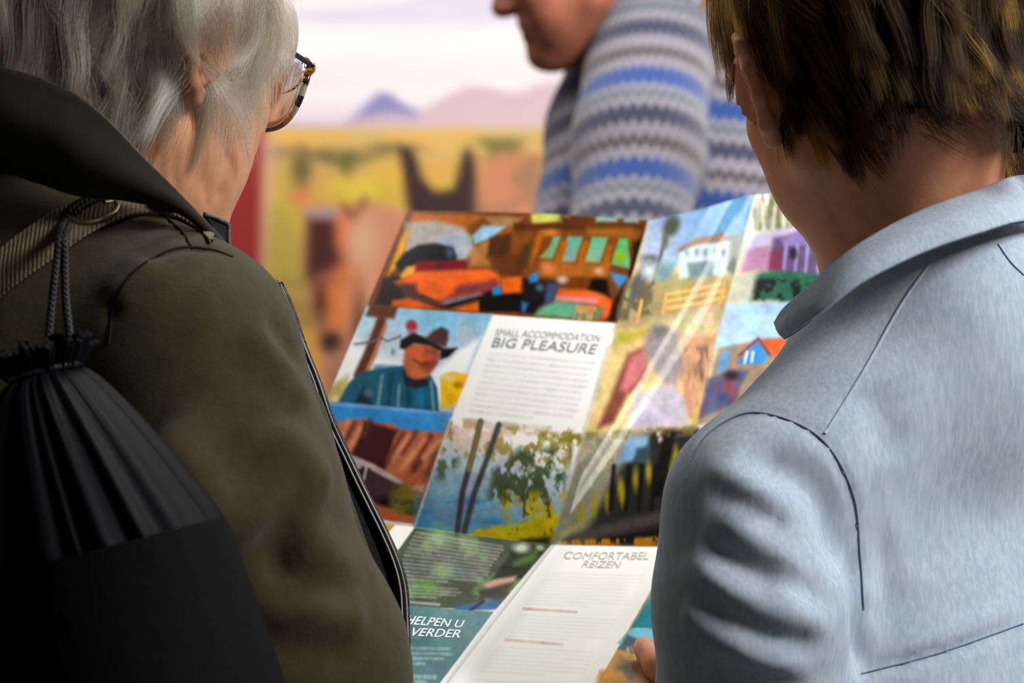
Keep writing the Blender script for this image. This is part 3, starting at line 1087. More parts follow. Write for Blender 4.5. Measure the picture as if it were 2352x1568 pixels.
def invert(pts):
    """layout position -> (u, v)"""
    out = []
    for p in np.asarray(pts, float):
        x = np.array([2.0, 1.0])
        best = None
        for u0, v0 in ((0.5, 0.5), (1.5, 0.5), (2.5, 0.5), (3.5, 0.5), (1.5, 1.4), (2.5, 1.4), (3.5, 1.4)):
            x = np.array([u0, v0])
            for _ in range(14):
                q = project(paper(np.array([x[0], x[0] + 1e-3, x[0]]), np.array([x[1], x[1], x[1] + 1e-3])))
                J = np.stack([(q[1] - q[0]) / 1e-3, (q[2] - q[0]) / 1e-3], 1)
                x = x + np.clip(np.linalg.solve(J + 1e-6 * np.eye(2), p - q[0]), -0.3, 0.3)
                x = np.clip(x, [0, 0], [4, 2])
            e = np.linalg.norm(project(paper(x[:1], x[1:]))[0] - p)
            if best is None or e < best[0]:
                best = (e, x)
        out.append(best[1])
    return np.array(out)


# ------------------------------------------------------------------ man on the right
m_skin_m = skin_mat('warm_skin', (208, 146, 108), (184, 120, 88), (206, 128, 98))
m_shirt = mat('blue_chambray', (156, 170, 184), 0.85, 0.2, 0.1)
t = NT(m_shirt)
v1 = t.coords((1, 1, 0.16), (0.0, 0.75, 0.55))
mx = t.n('ShaderNodeMix', data_type='RGBA'); mx.inputs[0].default_value = 0.45
t.l(t.ramp(t.noise(v1, 420, 3, 0.6), [(0.3, (134, 151, 169)), (0.5, (157, 172, 185)), (0.7, (180, 192, 201))]), mx.inputs[6])
t.l(t.ramp(t.noise(t.coords((1, 1, 0.4), (0.0, 0.75, 0.55)), 45, 5, 0.6), [(0.35, (150, 164, 176)), (0.65, (170, 181, 190))]), mx.inputs[7])
t.base(mx.outputs[2])
wv = t.n('ShaderNodeTexWave', Scale=520.0, Distortion=0.4)
t.l(t.coords((1, 1, 1), (0.0, 0.75, 0.55)), wv.inputs['Vector'])
p_ = t.bump(wv.outputs['Fac'], 0.10, 0.0005)
t.bump(t.noise(v1, 300, 2), 0.15, 0.0008, p_)
m_seam_b = mat('navy_seam_thread', (92, 106, 136), 0.9, 0.1)
m_cuff = mat('grey_blue_chinos', (52, 56, 70), 0.9)

MC = at(2018, 118, 1.50)
MM = rot(math.radians(-19), math.radians(20), math.radians(-8))
a_ = math.radians(50)
m_f = np.array([-math.sin(a_), math.cos(a_), 0]); m_r = np.array([m_f[1], -m_f[0], 0])
ML = at(1745, 1160, 1.44)
MR = ML + m_r * 0.36
m_mid = (ML + MR) / 2
m_nb = at(2098, 690, 1.52)
m_hip = np.array([m_mid[0], m_mid[1], 0.93])
Mrot = np.stack([m_r, m_f, [0, 0, 1]], 1)
man = thing('person', (m_mid[0], m_mid[1], 0), 'person with brown hair in a light blue shirt, seen from behind holding the brochure', 'person')
m_el = at(1770, 2080, 1.47)
_q = invert([(1478, 1518)])[0]
_p = paper(np.array([_q[0], _q[0] + 0.01, _q[0]]), np.array([_q[1], _q[1], _q[1] + 0.01]))
_eu, _ev = [(v - _p[0]) / np.linalg.norm(v - _p[0]) for v in _p[1:]]
_n = np.cross(_eu, _ev); _n = _n if _n[2] > 0 else -_n
H_m = look(-_eu * 0.75 - _ev, -_n)
m_wr = _p[0] + _n * 0.010 - H_m @ np.array([0.054, 0.094, -0.026])
m_el2 = MR + np.array([0, 0, -0.29]) + m_r * 0.04; m_wr2 = m_el2 + m_f * 0.2 - m_r * 0.12 + np.array([0, 0, 0.06])
m_hand = [(m_wr, H_m, 1),
          (m_wr2, look(m_f - m_r * 0.4, np.array([0, 0, 1.0])), -1)]


def man_body(p):
    d = head_sdf((p - MC) @ MM, 1.05, 1.1, (-0.005, 0.010, -0.011))
    nk = MC + MM @ np.array([0, -0.028, -0.045])
    d = smin(d, cone(p, nk, m_nb, 0.053, 0.053), 0.022)
    d = smin(d, cone(p, MC + MM @ np.array([0, 0.045, -0.08]), m_nb + m_f * 0.006, 0.028, 0.034), 0.035)
    d = smin(d, cone(p, m_nb + [0.01, 0, -0.07], ML + [0, 0, -0.05], 0.045, 0.02), 0.03)
    d = smin(d, cone(p, m_nb + [0.01, 0, -0.07], MR + [0, 0, -0.05], 0.045, 0.02), 0.03)
    d = smin(d, cone(p, m_nb + [0, 0, -0.05], m_mid + [0, 0, -0.17], 0.055, 0.10), 0.04)
    return d


V1, Q1 = sdf_verts(man_body, np.minimum(np.minimum(ML, MR), MC) - [0.14, 0.14, 0.22], np.maximum(np.maximum(ML, MR), MC) + [0.12, 0.12, 0.15], 0.0032)
parts = [(V1, Q1)]
for sh, el, wr, hd in ((ML, m_el, m_wr, m_hand[0]), (MR, m_el2, m_wr2, m_hand[1])):
    parts.append(mesh_of(arms_fn(sh, el, wr, hd, 0.042, (0.03, 0.05, 0.04) if sh is ML else (0.5, 0.6, 0.4)), [sh, el, wr], 0.2, 0.005))
Vb, Fb = np.concatenate([v for v, _ in parts]), np.concatenate([q + o for (_, q), o in zip(parts, np.cumsum([0] + [len(v) for v, _ in parts[:-1]]))])
link('body', Vb, Fb, m_skin_m, man)

m_hair_m = hair_mat('brown_hair', (9, 5, 3), (28, 15, 6), (120, 80, 16), 0.42, 0.5, 1.28)
m_scalp_m = mat('brown_hair_roots', (16, 10, 7), 0.9, 0.1)


def m_keep(p):
    x, y, z = p.T
    front = y < 0.062 + 0.3 * np.maximum(z - 0.05, 0)
    side = z > np.where(y > 0.030, 0.022, np.where(y > 0.004, -0.008, np.where(y > -0.022, -0.008 - 2.7 * (0.004 - y), -0.078 - 0.022 * np.clip((x + 0.015) / 0.04, 0, 1))))
    return front & side


def m_comb(p, t):
    x, y, z = p.T
    crown = np.array([0.01, -0.03, 0.125])
    out = p - crown
    out[:, 2] *= 0.35
    out /= np.maximum(np.linalg.norm(out, axis=1, keepdims=True), 1e-6)
    down = np.stack([0.25 * np.sign(x) * 0, 0.1 + 0 * x, -1 + 0 * x], 1)
    k = np.clip((0.11 - z) / 0.10, 0, 1)[:, None]
    d = out * (1 - k) + down * k * 1.2
    side = np.clip((x - 0.02) / 0.05, 0, 1) * np.clip((0.03 - y) / 0.05, 0, 1)
    d[:, 0] += side * np.clip(t * 2.4 - 0.9, 0, 1.5) * 0.9
    d[:, 1] -= np.clip(-x / 0.07, 0, 1) * 0.35 * np.clip((0.03 - y) / 0.04, 0, 1) * np.clip((0.06 - z) / 0.05, 0, 1)
    return d


Rm = scalp_points(52000, m_keep, 4)
grow_hair('hair', Rm, MC, MM, skull_sdf, m_comb, lambda p: np.where(p[:, 1] > 0.012, np.clip(0.026 + 0.5 * (p[:, 2] - 0.01), 0.016, 0.08), np.clip(0.040 + 0.36 * (p[:, 2] + 0.05), 0.032, 0.10)),
          lambda p: np.clip(0.011 + 0.13 * (p[:, 2] + 0.07), 0.010, 0.022), man, m_hair_m, 700, 15, 0.85, 0.00011, 9, 0.25,
          lambda p: np.clip((p[:, 2] - 0.06) * 4, -0.15, 0.2))
capm = lambda p: skull_sdf((p - MC) @ MM) - 0.003
Vc2, Qc2 = sdf_verts(capm, MC - 0.16, MC + 0.16, 0.004)
ok = m_keep(((Vc2 - MC) @ MM) * 0.985 - [0, 0, 0.014])
link('hair_roots', Vc2, Qc2[ok[Qc2].all(1)], m_scalp_m, man)


def shirt_fn(p):
    d = ell(p, m_mid + [0, 0, -0.17], (0.185, 0.125, 0.27), Mrot)
    d = smin(d, ell(p, m_hip + [0, 0, 0.08], (0.185, 0.135, 0.30), Mrot), 0.08)
    d = smin(d, cone(p, at(2120, 838, 1.50), ML + [0, 0, -0.002], 0.070, 0.054), 0.04)
    d = smin(d, cone(p, at(2150, 838, 1.53), MR, 0.075, 0.056), 0.05)
    d = smin(d, ell(p, at(2260, 900, 1.56), (0.10, 0.085, 0.11), Mrot), 0.05)
    a = chain(p, [ML, at(1745, 1380, 1.44), at(1737, 1700, 1.455), m_el, m_wr + (m_el - m_wr) * 0.2], [0.054, 0.0575, 0.057, 0.050, 0.036], 0.03)
    d = smin(d, a, 0.016)
    a = chain(p, [MR, m_el2, m_wr2 + (m_el2 - m_wr2) * 0.2], [0.056, 0.05, 0.036], 0.03)
    d = smin(d, a, 0.02)
    d = smin(d, cone(p, at(2170, 840, 1.53), at(2160, 665, 1.50), 0.082, 0.064), 0.03)
    return smax(d, 0.80 - p[..., 2], 0.01)


Vs, Qs = sdf_verts(shirt_fn, np.array([ML[0] - 0.12, ML[1] - 0.18, 0.78]), np.array([MR[0] + 0.14, MR[1] + 0.22, 1.52]), 0.0045)
cast = Caster(Vs, Qs)
Ns = vert_normals(Vs, Qs)
for ln, wd, am in (([(1605, 1070), (1690, 1098), (1760, 1140), (1800, 1180)], 0.009, 0.0035), ([(1640, 1180), (1728, 1235), (1800, 1280), (1860, 1330)], 0.010, 0.0045),
                   ([(1570, 1275), (1660, 1345), (1773, 1405), (1889, 1440)], 0.010, 0.005), ([(1760, 1325), (1837, 1395), (1910, 1465)], 0.008, 0.0035),
                   ([(1650, 1450), (1741, 1505), (1880, 1530)], 0.010, 0.0045), ([(1560, 1400), (1620, 1440), (1680, 1490)], 0.010, 0.003),
                   ([(1690, 1048), (1773, 1062), (1850, 1100), (1902, 1170), (1930, 1260), (1940, 1340)], 0.013, -0.010), ([(1620, 1118), (1741, 1172), (1805, 1225)], 0.009, -0.0035),
                   ([(1600, 1228), (1696, 1293), (1812, 1345), (1890, 1390)], 0.009, -0.004), ([(1570, 1340), (1690, 1425), (1800, 1470), (1880, 1490)], 0.010, -0.004), ([(1600, 1540), (1700, 1565), (1850, 1580)], 0.012, -0.004),
                   ([(1979, 880), (2020, 960), (2060, 1060)], 0.014, -0.004), ([(2000, 1150), (2060, 1260), (2080, 1380)], 0.014, 0.003),
                   ([(1965, 1250), (1975, 1400), (1990, 1568)], 0.007, -0.008), ([(2050, 1500), (2200, 1450), (2352, 1380)], 0.006, 0.002),
                   ([(1975, 1548), (2150, 1502), (2352, 1432)], 0.004, -0.003),
                   ([(1590, 1050), (1640, 985), (1740, 947), (1880, 1002), (1958, 1130), (1976, 1280)], 0.0035, -0.0022)):
    L = cast.line(ln)
    if len(L) > 2:
        stroke(Vs, Ns, L, wd, am)
# small puckers along the armhole seam
gp = np.random.default_rng(5)
for k in range(16):
    t0 = k / 16
    x, y = crm([(1890, 1015), (1958, 1130), (1985, 1290), (1990, 1400)], 16)[int(t0 * 47)]
    L = cast.line([(x - 6, y - 2), (x + 14, y + 2 + gp.uniform(-6, 6)), (x + 34, y + 4)])
    if len(L) == 3:
        stroke(Vs, Ns, L, 0.0032, 0.0012)
shirt = link('shirt', Vs, Qs, m_shirt, man)
cast = Caster(Vs, Qs)
for ln in ([(1586, 1056), (1640, 985), (1740, 947), (1880, 1002), (1958, 1130), (1976, 1280), (1984, 1400)], [(2140, 600), (2070, 700), (1985, 850), (1895, 995)],
           [(1980, 1546), (2150, 1502), (2350, 1432)], [(2292, 560), (2320, 600), (2352, 632)]):
    sh_ = ln[0] == (2140, 600)
    v, f = seam_line(cast, ln, 0.0011 if sh_ else 0.0005, 0.0 if sh_ else 0.0004)
    link('seam', v, f, m_shirt if sh_ else m_seam_b, shirt)
top = ats([(2500, 450, 1.62), (2430, 412, 1.52), (2345, 404, 1.455), (2250, 437, 1.435), (2100, 493, 1.42), (1960, 572, 1.412), (1860, 660, 1.42), (1803, 710, 1.432), (1782, 742, 1.44)])
mdl = ats([(2500, 500, 1.61), (2435, 465, 1.51), (2350, 455, 1.44), (2250, 482, 1.415), (2110, 535, 1.402), (1970, 608, 1.395), (1872, 688, 1.402), (1812, 738, 1.418), (1790, 762, 1.43)])
bot = ats([(2500, 560, 1.60), (2440, 522, 1.505), (2352, 508, 1.43), (2250, 535, 1.405), (2120, 580, 1.395), (1985, 646, 1.388), (1890, 714, 1.394), (1828, 760, 1.412), (1803, 776, 1.424)])
v, f, _ = sheet([top, mdl, bot], 8, 8, 0.003)
col = link('collar', v, f, m_shirt, man)
v, f = tube(crm(bot, 8) + [0, 0.002, 0], 0.0012, 6)
link('seam', v, f, m_seam_b, col)
legs(man, m_hip, m_f, 0.93, m_cuff, m_shoe)
# ------------------------------------------------------------------ painting of flat prints
def fbm(P, scale, seed=0, octaves=4, gain=0.55):
    """value noise on 2-D points, about 0..1"""
    g = np.random.default_rng(seed)
    tab = g.random((64, 64))
    out = np.zeros(len(P)); a = 1.0; tot = 0
    sc = np.asarray(scale, float) if np.ndim(scale) else np.array([scale, scale], float)
    for _ in range(octaves):
        q = P / sc + g.uniform(0, 60, 2)
        i = np.floor(q).astype(int); f = q - i
        f = f * f * (3 - 2 * f)
        x0, y0 = i[:, 0] % 64, i[:, 1] % 64
        x1, y1 = (x0 + 1) % 64, (y0 + 1) % 64
        out += a * ((tab[x0, y0] * (1 - f[:, 0]) + tab[x1, y0] * f[:, 0]) * (1 - f[:, 1]) + (tab[x0, y1] * (1 - f[:, 0]) + tab[x1, y1] * f[:, 0]) * f[:, 1])
        tot += a; a *= gain; sc = sc / 2
    return out / tot


class Print:
    """colours a set of layout points with flat printed shapes"""

    def __init__(s, P, base):
        s.P = P
        s.C = np.tile(np.asarray(base, float), (len(P), 1))

    def put(s, m, w, col):
        w = np.clip(w, 0, 1)[:, None]
        s.C[m] = s.C[m] * (1 - w) + np.asarray(col, float) * w

    def sd(s, poly, pad):
        poly = np.asarray(poly, float)
        lo, hi = poly.min(0) - pad, poly.max(0) + pad
        m = np.where(((s.P > lo) & (s.P < hi)).all(1))[0]
        q = s.P[m]
        d = np.full(len(m), 1e9); ins = np.zeros(len(m), bool)
        for a, b in zip(poly, np.roll(poly, -1, 0)):
            e = b - a
            t = np.clip(((q - a) @ e) / max(e @ e, 1e-9), 0, 1)
            d = np.minimum(d, np.linalg.norm(q - a - t[:, None] * e, axis=1))
            c = (a[1] > q[:, 1]) != (b[1] > q[:, 1])
            xx = a[0] + (q[:, 1] - a[1]) / (e[1] if abs(e[1]) > 1e-9 else 1e-9) * e[0]
            ins ^= c & (q[:, 0] < xx)
        return m, np.where(ins, -d, d)

    def poly(s, pts, col, soft=2.0, noise=None, alpha=1.0):
        m, d = s.sd(pts, soft + (noise[0] if noise else 0))
        if not len(m):
            return s
        if noise:
            d = d + noise[0] * 2 * (fbm(s.P[m], noise[1], noise[2]) - 0.5)
        s.put(m, alpha * np.clip(0.5 - d / (2 * soft), 0, 1), col)
        return s

    def grad(s, pts, c0, c1, p0, p1, soft=2.0, alpha=1.0):
        m, d = s.sd(pts, soft)
        if not len(m):
            return s
        a, b = np.asarray(p0, float), np.asarray(p1, float)
        t = np.clip(((s.P[m] - a) @ (b - a)) / ((b - a) @ (b - a)), 0, 1)[:, None]
        s.put(m, alpha * np.clip(0.5 - d / (2 * soft), 0, 1), np.asarray(c0, float) * (1 - t) + np.asarray(c1, float) * t)
        return s

    def spot(s, c, r, col, soft=0.35, alpha=1.0, ang=0.0):
        r = np.atleast_1d(np.asarray(r, float))
        r = np.array([r[0], r[-1]])
        R = r.max() * (1 + soft)
        m = np.where((np.abs(s.P - np.asarray(c)) < R).all(1))[0]
        q = s.P[m] - np.asarray(c)
        if ang:
            ca, sa = math.cos(ang), math.sin(ang)
            q = np.stack([q[:, 0] * ca + q[:, 1] * sa, -q[:, 0] * sa + q[:, 1] * ca], 1)
        d = np.linalg.norm(q / r, axis=1)
        s.put(m, alpha * np.clip((1 + soft - d) / (2 * soft), 0, 1), col)
        return s

    def line(s, pts, w, col, soft=1.5, alpha=1.0):
        pts = np.asarray(pts, float)
        lo, hi = pts.min(0) - w - soft, pts.max(0) + w + soft
        m = np.where(((s.P > lo) & (s.P < hi)).all(1))[0]
        d = np.full(len(m), 1e9)
        for a, b in zip(pts[:-1], pts[1:]):
            e = b - a
            t = np.clip(((s.P[m] - a) @ e) / max(e @ e, 1e-9), 0, 1)
            d = np.minimum(d, np.linalg.norm(s.P[m] - a - t[:, None] * e, axis=1))
        s.put(m, alpha * np.clip(0.5 - (d - w / 2) / (2 * soft), 0, 1), col)
        return s

    def mottle(s, pts, col, scale, seed, lo=0.5, hi=0.6, soft=3, alpha=1.0):
        m, d = s.sd(pts, soft)
        if not len(m):
            return s
        n = fbm(s.P[m], scale, seed)
        s.put(m, alpha * np.clip((n - lo) / (hi - lo), 0, 1) * np.clip(0.5 - d / (2 * soft), 0, 1), col)
        return s

    def words(s, quad, rows, col, seed, h=0.55, alpha=0.6, ragged=0.12):
        """greyed lines of tiny print inside a quad (tl, tr, br, bl)"""
        g = np.random.default_rng(seed)
        tl, tr, br, bl = [np.asarray(p, float) for p in quad]
        pitch = np.linalg.norm(bl - tl) / rows
        for i in range(rows):
            v = (i + 0.5) / rows
            x = 0.0
            end = 1 - g.uniform(0, ragged) if i < rows - 1 else 0.6
            while x < end:
                w = min(g.uniform(0.04, 0.16), end - x)
                a = (tl * (1 - x) + tr * x) * (1 - v) + (bl * (1 - x) + br * x) * v
                y = x + w
                b = (tl * (1 - y) + tr * y) * (1 - v) + (bl * (1 - y) + br * y) * v
                s.line([a, b], pitch * h, col, pitch * 0.16, alpha * g.uniform(0.7, 1.1))
                x += w + 0.02
        return s

    def linear(s):
        return np.clip(lin(s.C), 0.002, 0.9)


# ------------------------------------------------------------------ mural on the back wall
m_print = mat('mural_print', (255, 255, 255), 0.75, 0.2)
t = NT(m_print)
t.base(t.n('ShaderNodeAttribute', attribute_name='ink').outputs['Color'])
YM = 4.60
xs = np.linspace(-3.4, 3.4, 620); zs = np.linspace(0.15, 3.15, 300)
XX, ZZ = np.meshgrid(xs, zs, indexing='ij')
PV = np.stack([XX.ravel(), np.full(XX.size, YM), ZZ.ravel()], 1)
pm = Print(project(PV), (222, 211, 222))
B = lambda x0, y0, x1, y1: [(x0, y0), (x1, y0), (x1, y1), (x0, y1)]
pm.grad(B(-4000, -3000, 6000, 330), (196, 190, 214), (236, 226, 226), (0, -900), (0, 60), 4)
pm.grad(B(-4000, 20, 6000, 320), (244, 234, 228), (226, 212, 222), (0, 60), (0, 280), 26)
pm.mottle(B(-4000, -1200, 6000, 70), (212, 202, 220), (700, 130), 3, 0.44, 0.6, 30)
pm.mottle(B(-4000, 60, 6000, 220), (250, 243, 234), (520, 80), 4, 0.45, 0.62, 30, 0.8)
pm.poly([(-4000, 260), (-500, 230), (200, 262), (780, 282), (840, 262), (905, 240), (960, 262), (1030, 215), (1075, 196), (1130, 200), (1180, 212), (1250, 190), (1400, 180), (1700, 200), (2200, 170), (2900, 210), (6000, 190), (6000, 330), (-4000, 330)], (206, 180, 190), 8)
pm.poly([(795, 285), (838, 240), (868, 212), (895, 213), (930, 240), (970, 262), (940, 285)], (138, 136, 180), 7)
pm.poly([(760, 300), (830, 268), (900, 258), (980, 270), (1090, 226), (1200, 250), (1250, 220), (1500, 230), (1500, 312), (760, 312)], (212, 184, 188), 8, None, 0.8)
pm.grad(B(-4000, 292, 6000, 2600), (206, 178, 112), (206, 160, 84), (0, 300), (0, 420), 10)
pm.mottle(B(-4000, 300, 6000, 372), (226, 176, 92), (160, 26), 8, 0.42, 0.6, 6)
pm.mottle(B(-4000, 318, 6000, 470), (120, 112, 62), (150, 50), 9, 0.5, 0.62, 10)
pm.mottle(B(-4000, 380, 6000, 560), (214, 186, 70), (110, 60), 10, 0.42, 0.56, 14)
pm.mottle(B(-4000, 430, 6000, 2600), (196, 168, 84), (120, 170), 11, 0.45, 0.6, 20)
for c, r, k in (((690, 385), (22, 44), (92, 82, 50)), ((745, 358), (46, 15), (110, 104, 70)), ((798, 376), (18, 28), (104, 98, 52)), ((640, 350), (50, 14), (150, 122, 96)), ((905, 340), (60, 12), (120, 100, 66)),
                ((640, 540), (36, 150), (188, 166, 74)), ((612, 430), (30, 40), (228, 182, 92)), ((830, 440), (70, 30), (222, 196, 66)), ((690, 690), (26, 90), (198, 174, 82)), ((720, 810), (22, 70), (226, 162, 70)),
                ((880, 520), (60, 40), (236, 186, 104)), ((840, 440), (36, 22), (226, 200, 76)), ((905, 410), (46, 40), (222, 178, 70)), ((590, 560), (22, 90), (206, 158, 128))):
    pm.spot(c, r, k, 0.6, 0.85)
# dark eared animal and tan back behind the brochure
pm.poly([(915, 335), (945, 340), (975, 400), (1000, 440), (1040, 430), (1062, 350), (1080, 335), (1096, 380), (1100, 470), (1090, 640), (950, 640), (935, 480), (925, 400)], (62, 44, 42), 8)
pm.spot((1005, 395), (36, 30), (216, 166, 84), 0.4)
pm.poly([(1098, 380), (1150, 350), (1230, 356), (1260, 640), (1095, 640)], (200, 132, 96), 14)
pm.mottle(B(1095, 350, 1240, 560), (166, 120, 90), (60, 40), 17, 0.46, 0.6, 8)
# bay horse in front, with bridle
pm.poly([(700, 490), (740, 478), (790, 478), (840, 460), (900, 470), (960, 500), (960, 1000), (760, 1000), (735, 820), (712, 700), (694, 600)], (206, 140, 108), 12)
pm.poly([(706, 500), (760, 495), (800, 560), (800, 610), (750, 640), (730, 660), (702, 640)], (78, 42, 38), 14)
pm.spot((738, 488), (40, 12), (176, 150, 156), 0.5)
for c, r, k in (((790, 540), (20, 44), (224, 112, 52)), ((800, 640), (34, 40), (232, 120, 60)), ((745, 645), (24, 24), (150, 80, 80)), ((770, 700), (26, 60), (230, 128, 62)), ((735, 700), (18, 44), (96, 48, 36)),
                ((760, 785), (24, 24), (44, 30, 24)), ((830, 560), (40, 60), (222, 172, 136)), ((850, 680), (50, 60), (226, 158, 124)), ((825, 780), (18, 110), (112, 70, 50)), ((790, 880), (40, 60), (158, 112, 90)), ((690, 455), (20, 20), (226, 130, 80))):
    pm.spot(c, r, k, 0.55, 0.95)
pm.line([(840, 455), (810, 500), (790, 470)], 12, (120, 74, 50), 6)
# striped red blanket of the rider at the left
pm.poly([(400, 60), (560, 60), (596, 120), (612, 290), (604, 420), (598, 640), (560, 900), (380, 900)], (150, 46, 44), 7)
for k, (c, w) in enumerate((((236, 206, 168), 8), ((96, 126, 108), 22), ((236, 206, 168), 7), ((178, 60, 52), 10), ((246, 238, 226), 40))):
    y = 118 + (0, 16, 32, 44, 70)[k]
    pm.line([(380, y + 92), (600, y - 70)], w, c, 3)
pm.poly([(598, 300), (640, 330), (622, 480), (600, 640)], (206, 160, 140), 10, None, 0.7)
pm.mottle(B(-4000, 640, 6000, 2600), (160, 120, 70), (160, 90), 31, 0.5, 0.65, 20, 0.6)
mural = thing('mural', (0, YM, 0), 'large printed desert landscape mural with a horse, covering the back wall', 'mural')
link('printed_sheet', PV, grid_faces(620, 300)[:, ::-1], m_print, mural, attrs={'ink': ('FLOAT_COLOR', np.concatenate([pm.linear(), np.ones((len(PV), 1))], 1))})
bx = [(-3.42, YM + 0.002, 0.13), (3.42, YM + 0.002, 0.13), (3.42, YM + 0.03, 0.13), (-3.42, YM + 0.03, 0.13), (-3.42, YM + 0.002, 3.17), (3.42, YM + 0.002, 3.17), (3.42, YM + 0.03, 3.17), (-3.42, YM + 0.03, 3.17)]
link('backing_board', bx, [[0, 1, 5, 4], [1, 2, 6, 5], [2, 3, 7, 6], [3, 0, 4, 7], [4, 5, 6, 7], [3, 2, 1, 0]], m_wall, mural, False)
for s in (-2.2, 2.2):
    bx = [(s + a, YM + b, c) for c in (0, 0.13) for a, b in ((-0.2, -0.15), (0.2, -0.15), (0.2, 0.06), (-0.2, 0.06))]
    link('foot', bx, [[0, 1, 5, 4], [1, 2, 6, 5], [2, 3, 7, 6], [3, 0, 4, 7], [4, 5, 6, 7], [3, 2, 1, 0]], m_trim, mural, False)
# ------------------------------------------------------------------ folded-out brochure
def paint_brochure(P):
    p = Print(P, (224, 225, 221))
    # --- cabin interior across the top of the left page
    top = [(925, 470), (1493, 498), (1422, 742), (842, 704)]
    p.poly(top, (112, 62, 22), 1)
    p.grad([(950, 490), (1190, 498), (1180, 540), (935, 520)], (178, 88, 14), (150, 78, 20), (950, 490), (1180, 520), 3)
    p.poly([(930, 512), (1000, 505), (1060, 520), (1085, 545), (1075, 575), (1060, 600), (1000, 590), (930, 580)], (166, 160, 150), 6)
    p.poly([(1000, 545), (1060, 535), (1085, 545), (1070, 600), (1010, 585)], (148, 164, 174), 6)
    p.poly([(1075, 520), (1110, 498), (1130, 515), (1085, 545)], (110, 60, 20), 4)
    p.poly([(1120, 500), (1200, 500), (1180, 520), (1130, 520)], (158, 118, 80), 5)
    p.poly([(1085, 540), (1110, 518), (1160, 520), (1130, 545), (1090, 560)], (140, 188, 216), 4)
    p.spot((1078, 572), (12, 14), (166, 166, 172), 0.6)
    p.poly([(922, 545), (940, 520), (934, 560), (912, 612), (890, 632)], (222, 160, 8), 4)
    p.poly([(908, 605), (930, 580), (960, 562), (1000, 558), (1040, 568), (1050, 590), (1046, 600), (960, 606), (915, 624)], (16, 18, 20), 4)
    p.spot((1034, 580), (10, 14), (52, 74, 100), 0.6)
    p.poly([(955, 600), (1070, 596), (1072, 618), (950, 622)], (118, 12, 24), 4)
    p.spot((1012, 608), (8, 10), (88, 14, 24), 0.5)
    p.poly([(1080, 575), (1130, 545), (1125, 610), (1078, 612)], (166, 110, 52), 6)
    p.poly([(1125, 545), (1175, 535), (1168, 600), (1118, 590)], (70, 36, 14), 5)
    p.poly([(1118, 592), (1200, 580), (1205, 640), (1150, 630)], (92, 44, 18), 6)
    p.poly([(915, 640), (935, 612), (955, 610), (950, 630), (920, 642)], (218, 154, 40), 4)
    p.poly([(880, 640), (910, 632), (1000, 680), (1010, 708), (860, 700)], (34, 24, 22), 5)
    p.poly([(905, 648), (960, 624), (1120, 618), (1146, 632), (1150, 662), (1105, 672), (1000, 690), (940, 668)], (232, 98, 28), 5)
    p.poly([(915, 650), (955, 650), (960, 672), (1000, 690), (1012, 706), (930, 690)], (74, 52, 44), 6)
    p.poly([(1055, 655), (1140, 640), (1150, 665), (1115, 675), (1050, 680), (1000, 692)], (120, 52, 52), 7)
    p.poly([(1000, 665), (1030, 655), (1045, 670), (1010, 690)], (222, 92, 20), 5)
    p.poly([(1015, 690), (1100, 672), (1105, 680), (1020, 704)], (120, 108, 128), 5)
    p.poly([(1000, 706), (1100, 680), (1110, 684), (1030, 708)], (18, 14, 14), 3)
    p.poly([(1130, 664), (1148, 652), (1152, 680), (1136, 690)], (10, 122, 180), 3)
    p.poly([(1110, 672), (1128, 666), (1134, 688), (1108, 690)], (16, 14, 14), 4)
    p.poly([(1150, 640), (1200, 634), (1196, 670), (1155, 672)], (214, 92, 14), 4)
    p.poly([(900, 690), (940, 684), (1010, 708), (900, 708)], (204, 84, 10), 4)
    p.poly([(1050, 708), (1100, 694), (1102, 716), (1050, 712)], (206, 92, 8), 3)
    p.poly([(1100, 680), (1210, 672), (1206, 716), (1100, 716)], (14, 12, 12), 3)
    # right half of the room
    p.poly([(1180, 540), (1480, 545), (1478, 560), (1180, 580)], (116, 62, 14), 6)
    p.poly([(1220, 492), (1250, 486), (1290, 488), (1280, 508), (1222, 518)], (190, 196, 88), 5)
    p.spot((1296, 504), (10, 8), (170, 172, 130), 0.6)
    p.poly([(1290, 495), (1310, 502), (1320, 494), (1334, 500), (1345, 496), (1370, 510), (1290, 515)], (88, 44, 18), 4)
    p.poly([(1368, 494), (1420, 496), (1416, 509), (1370, 508)], (136, 176, 164), 4)
    p.poly([(1432, 500), (1468, 502), (1466, 511), (1434, 510)], (136, 168, 166), 4)
    p.poly([(1180, 512), (1480, 514), (1480, 526), (1180, 530)], (82, 40, 12), 5)
    p.poly([(1350, 522), (1450, 524), (1460, 542), (1350, 540)], (150, 92, 24), 8)
    p.spot((1262, 534), (20, 8), (190, 116, 36), 0.6)
    for q, c0, c1 in (([(1272, 543), (1288, 543), (1270, 594), (1240, 592), (1262, 566)], (96, 170, 140), (130, 160, 80)), ([(1304, 543), (1338, 544), (1320, 602), (1288, 600)], (66, 160, 136), (146, 158, 146)),
                      ([(1360, 544), (1396, 545), (1378, 604), (1342, 602)], (78, 174, 128), (142, 164, 130)), ([(1422, 548), (1442, 548), (1448, 618), (1404, 606)], (70, 172, 84), (122, 168, 130))):
        p.grad(q, c0, c1, q[0], q[-2], 3)
    p.spot((1424, 590), (12, 12), (140, 172, 28), 0.6)
    for a, b in (((1296, 560), (1272, 620)), ((1345, 560), (1328, 616)), ((1400, 570), (1388, 620)), ((1240, 545), (1210, 615))):
        p.line([a, b], 16, (170, 90, 10), 4)
    p.poly([(1240, 600), (1400, 606), (1395, 640), (1240, 634)], (162, 92, 30), 8)
    p.poly([(1200, 560), (1225, 556), (1215, 620), (1190, 620)], (70, 48, 20), 8)
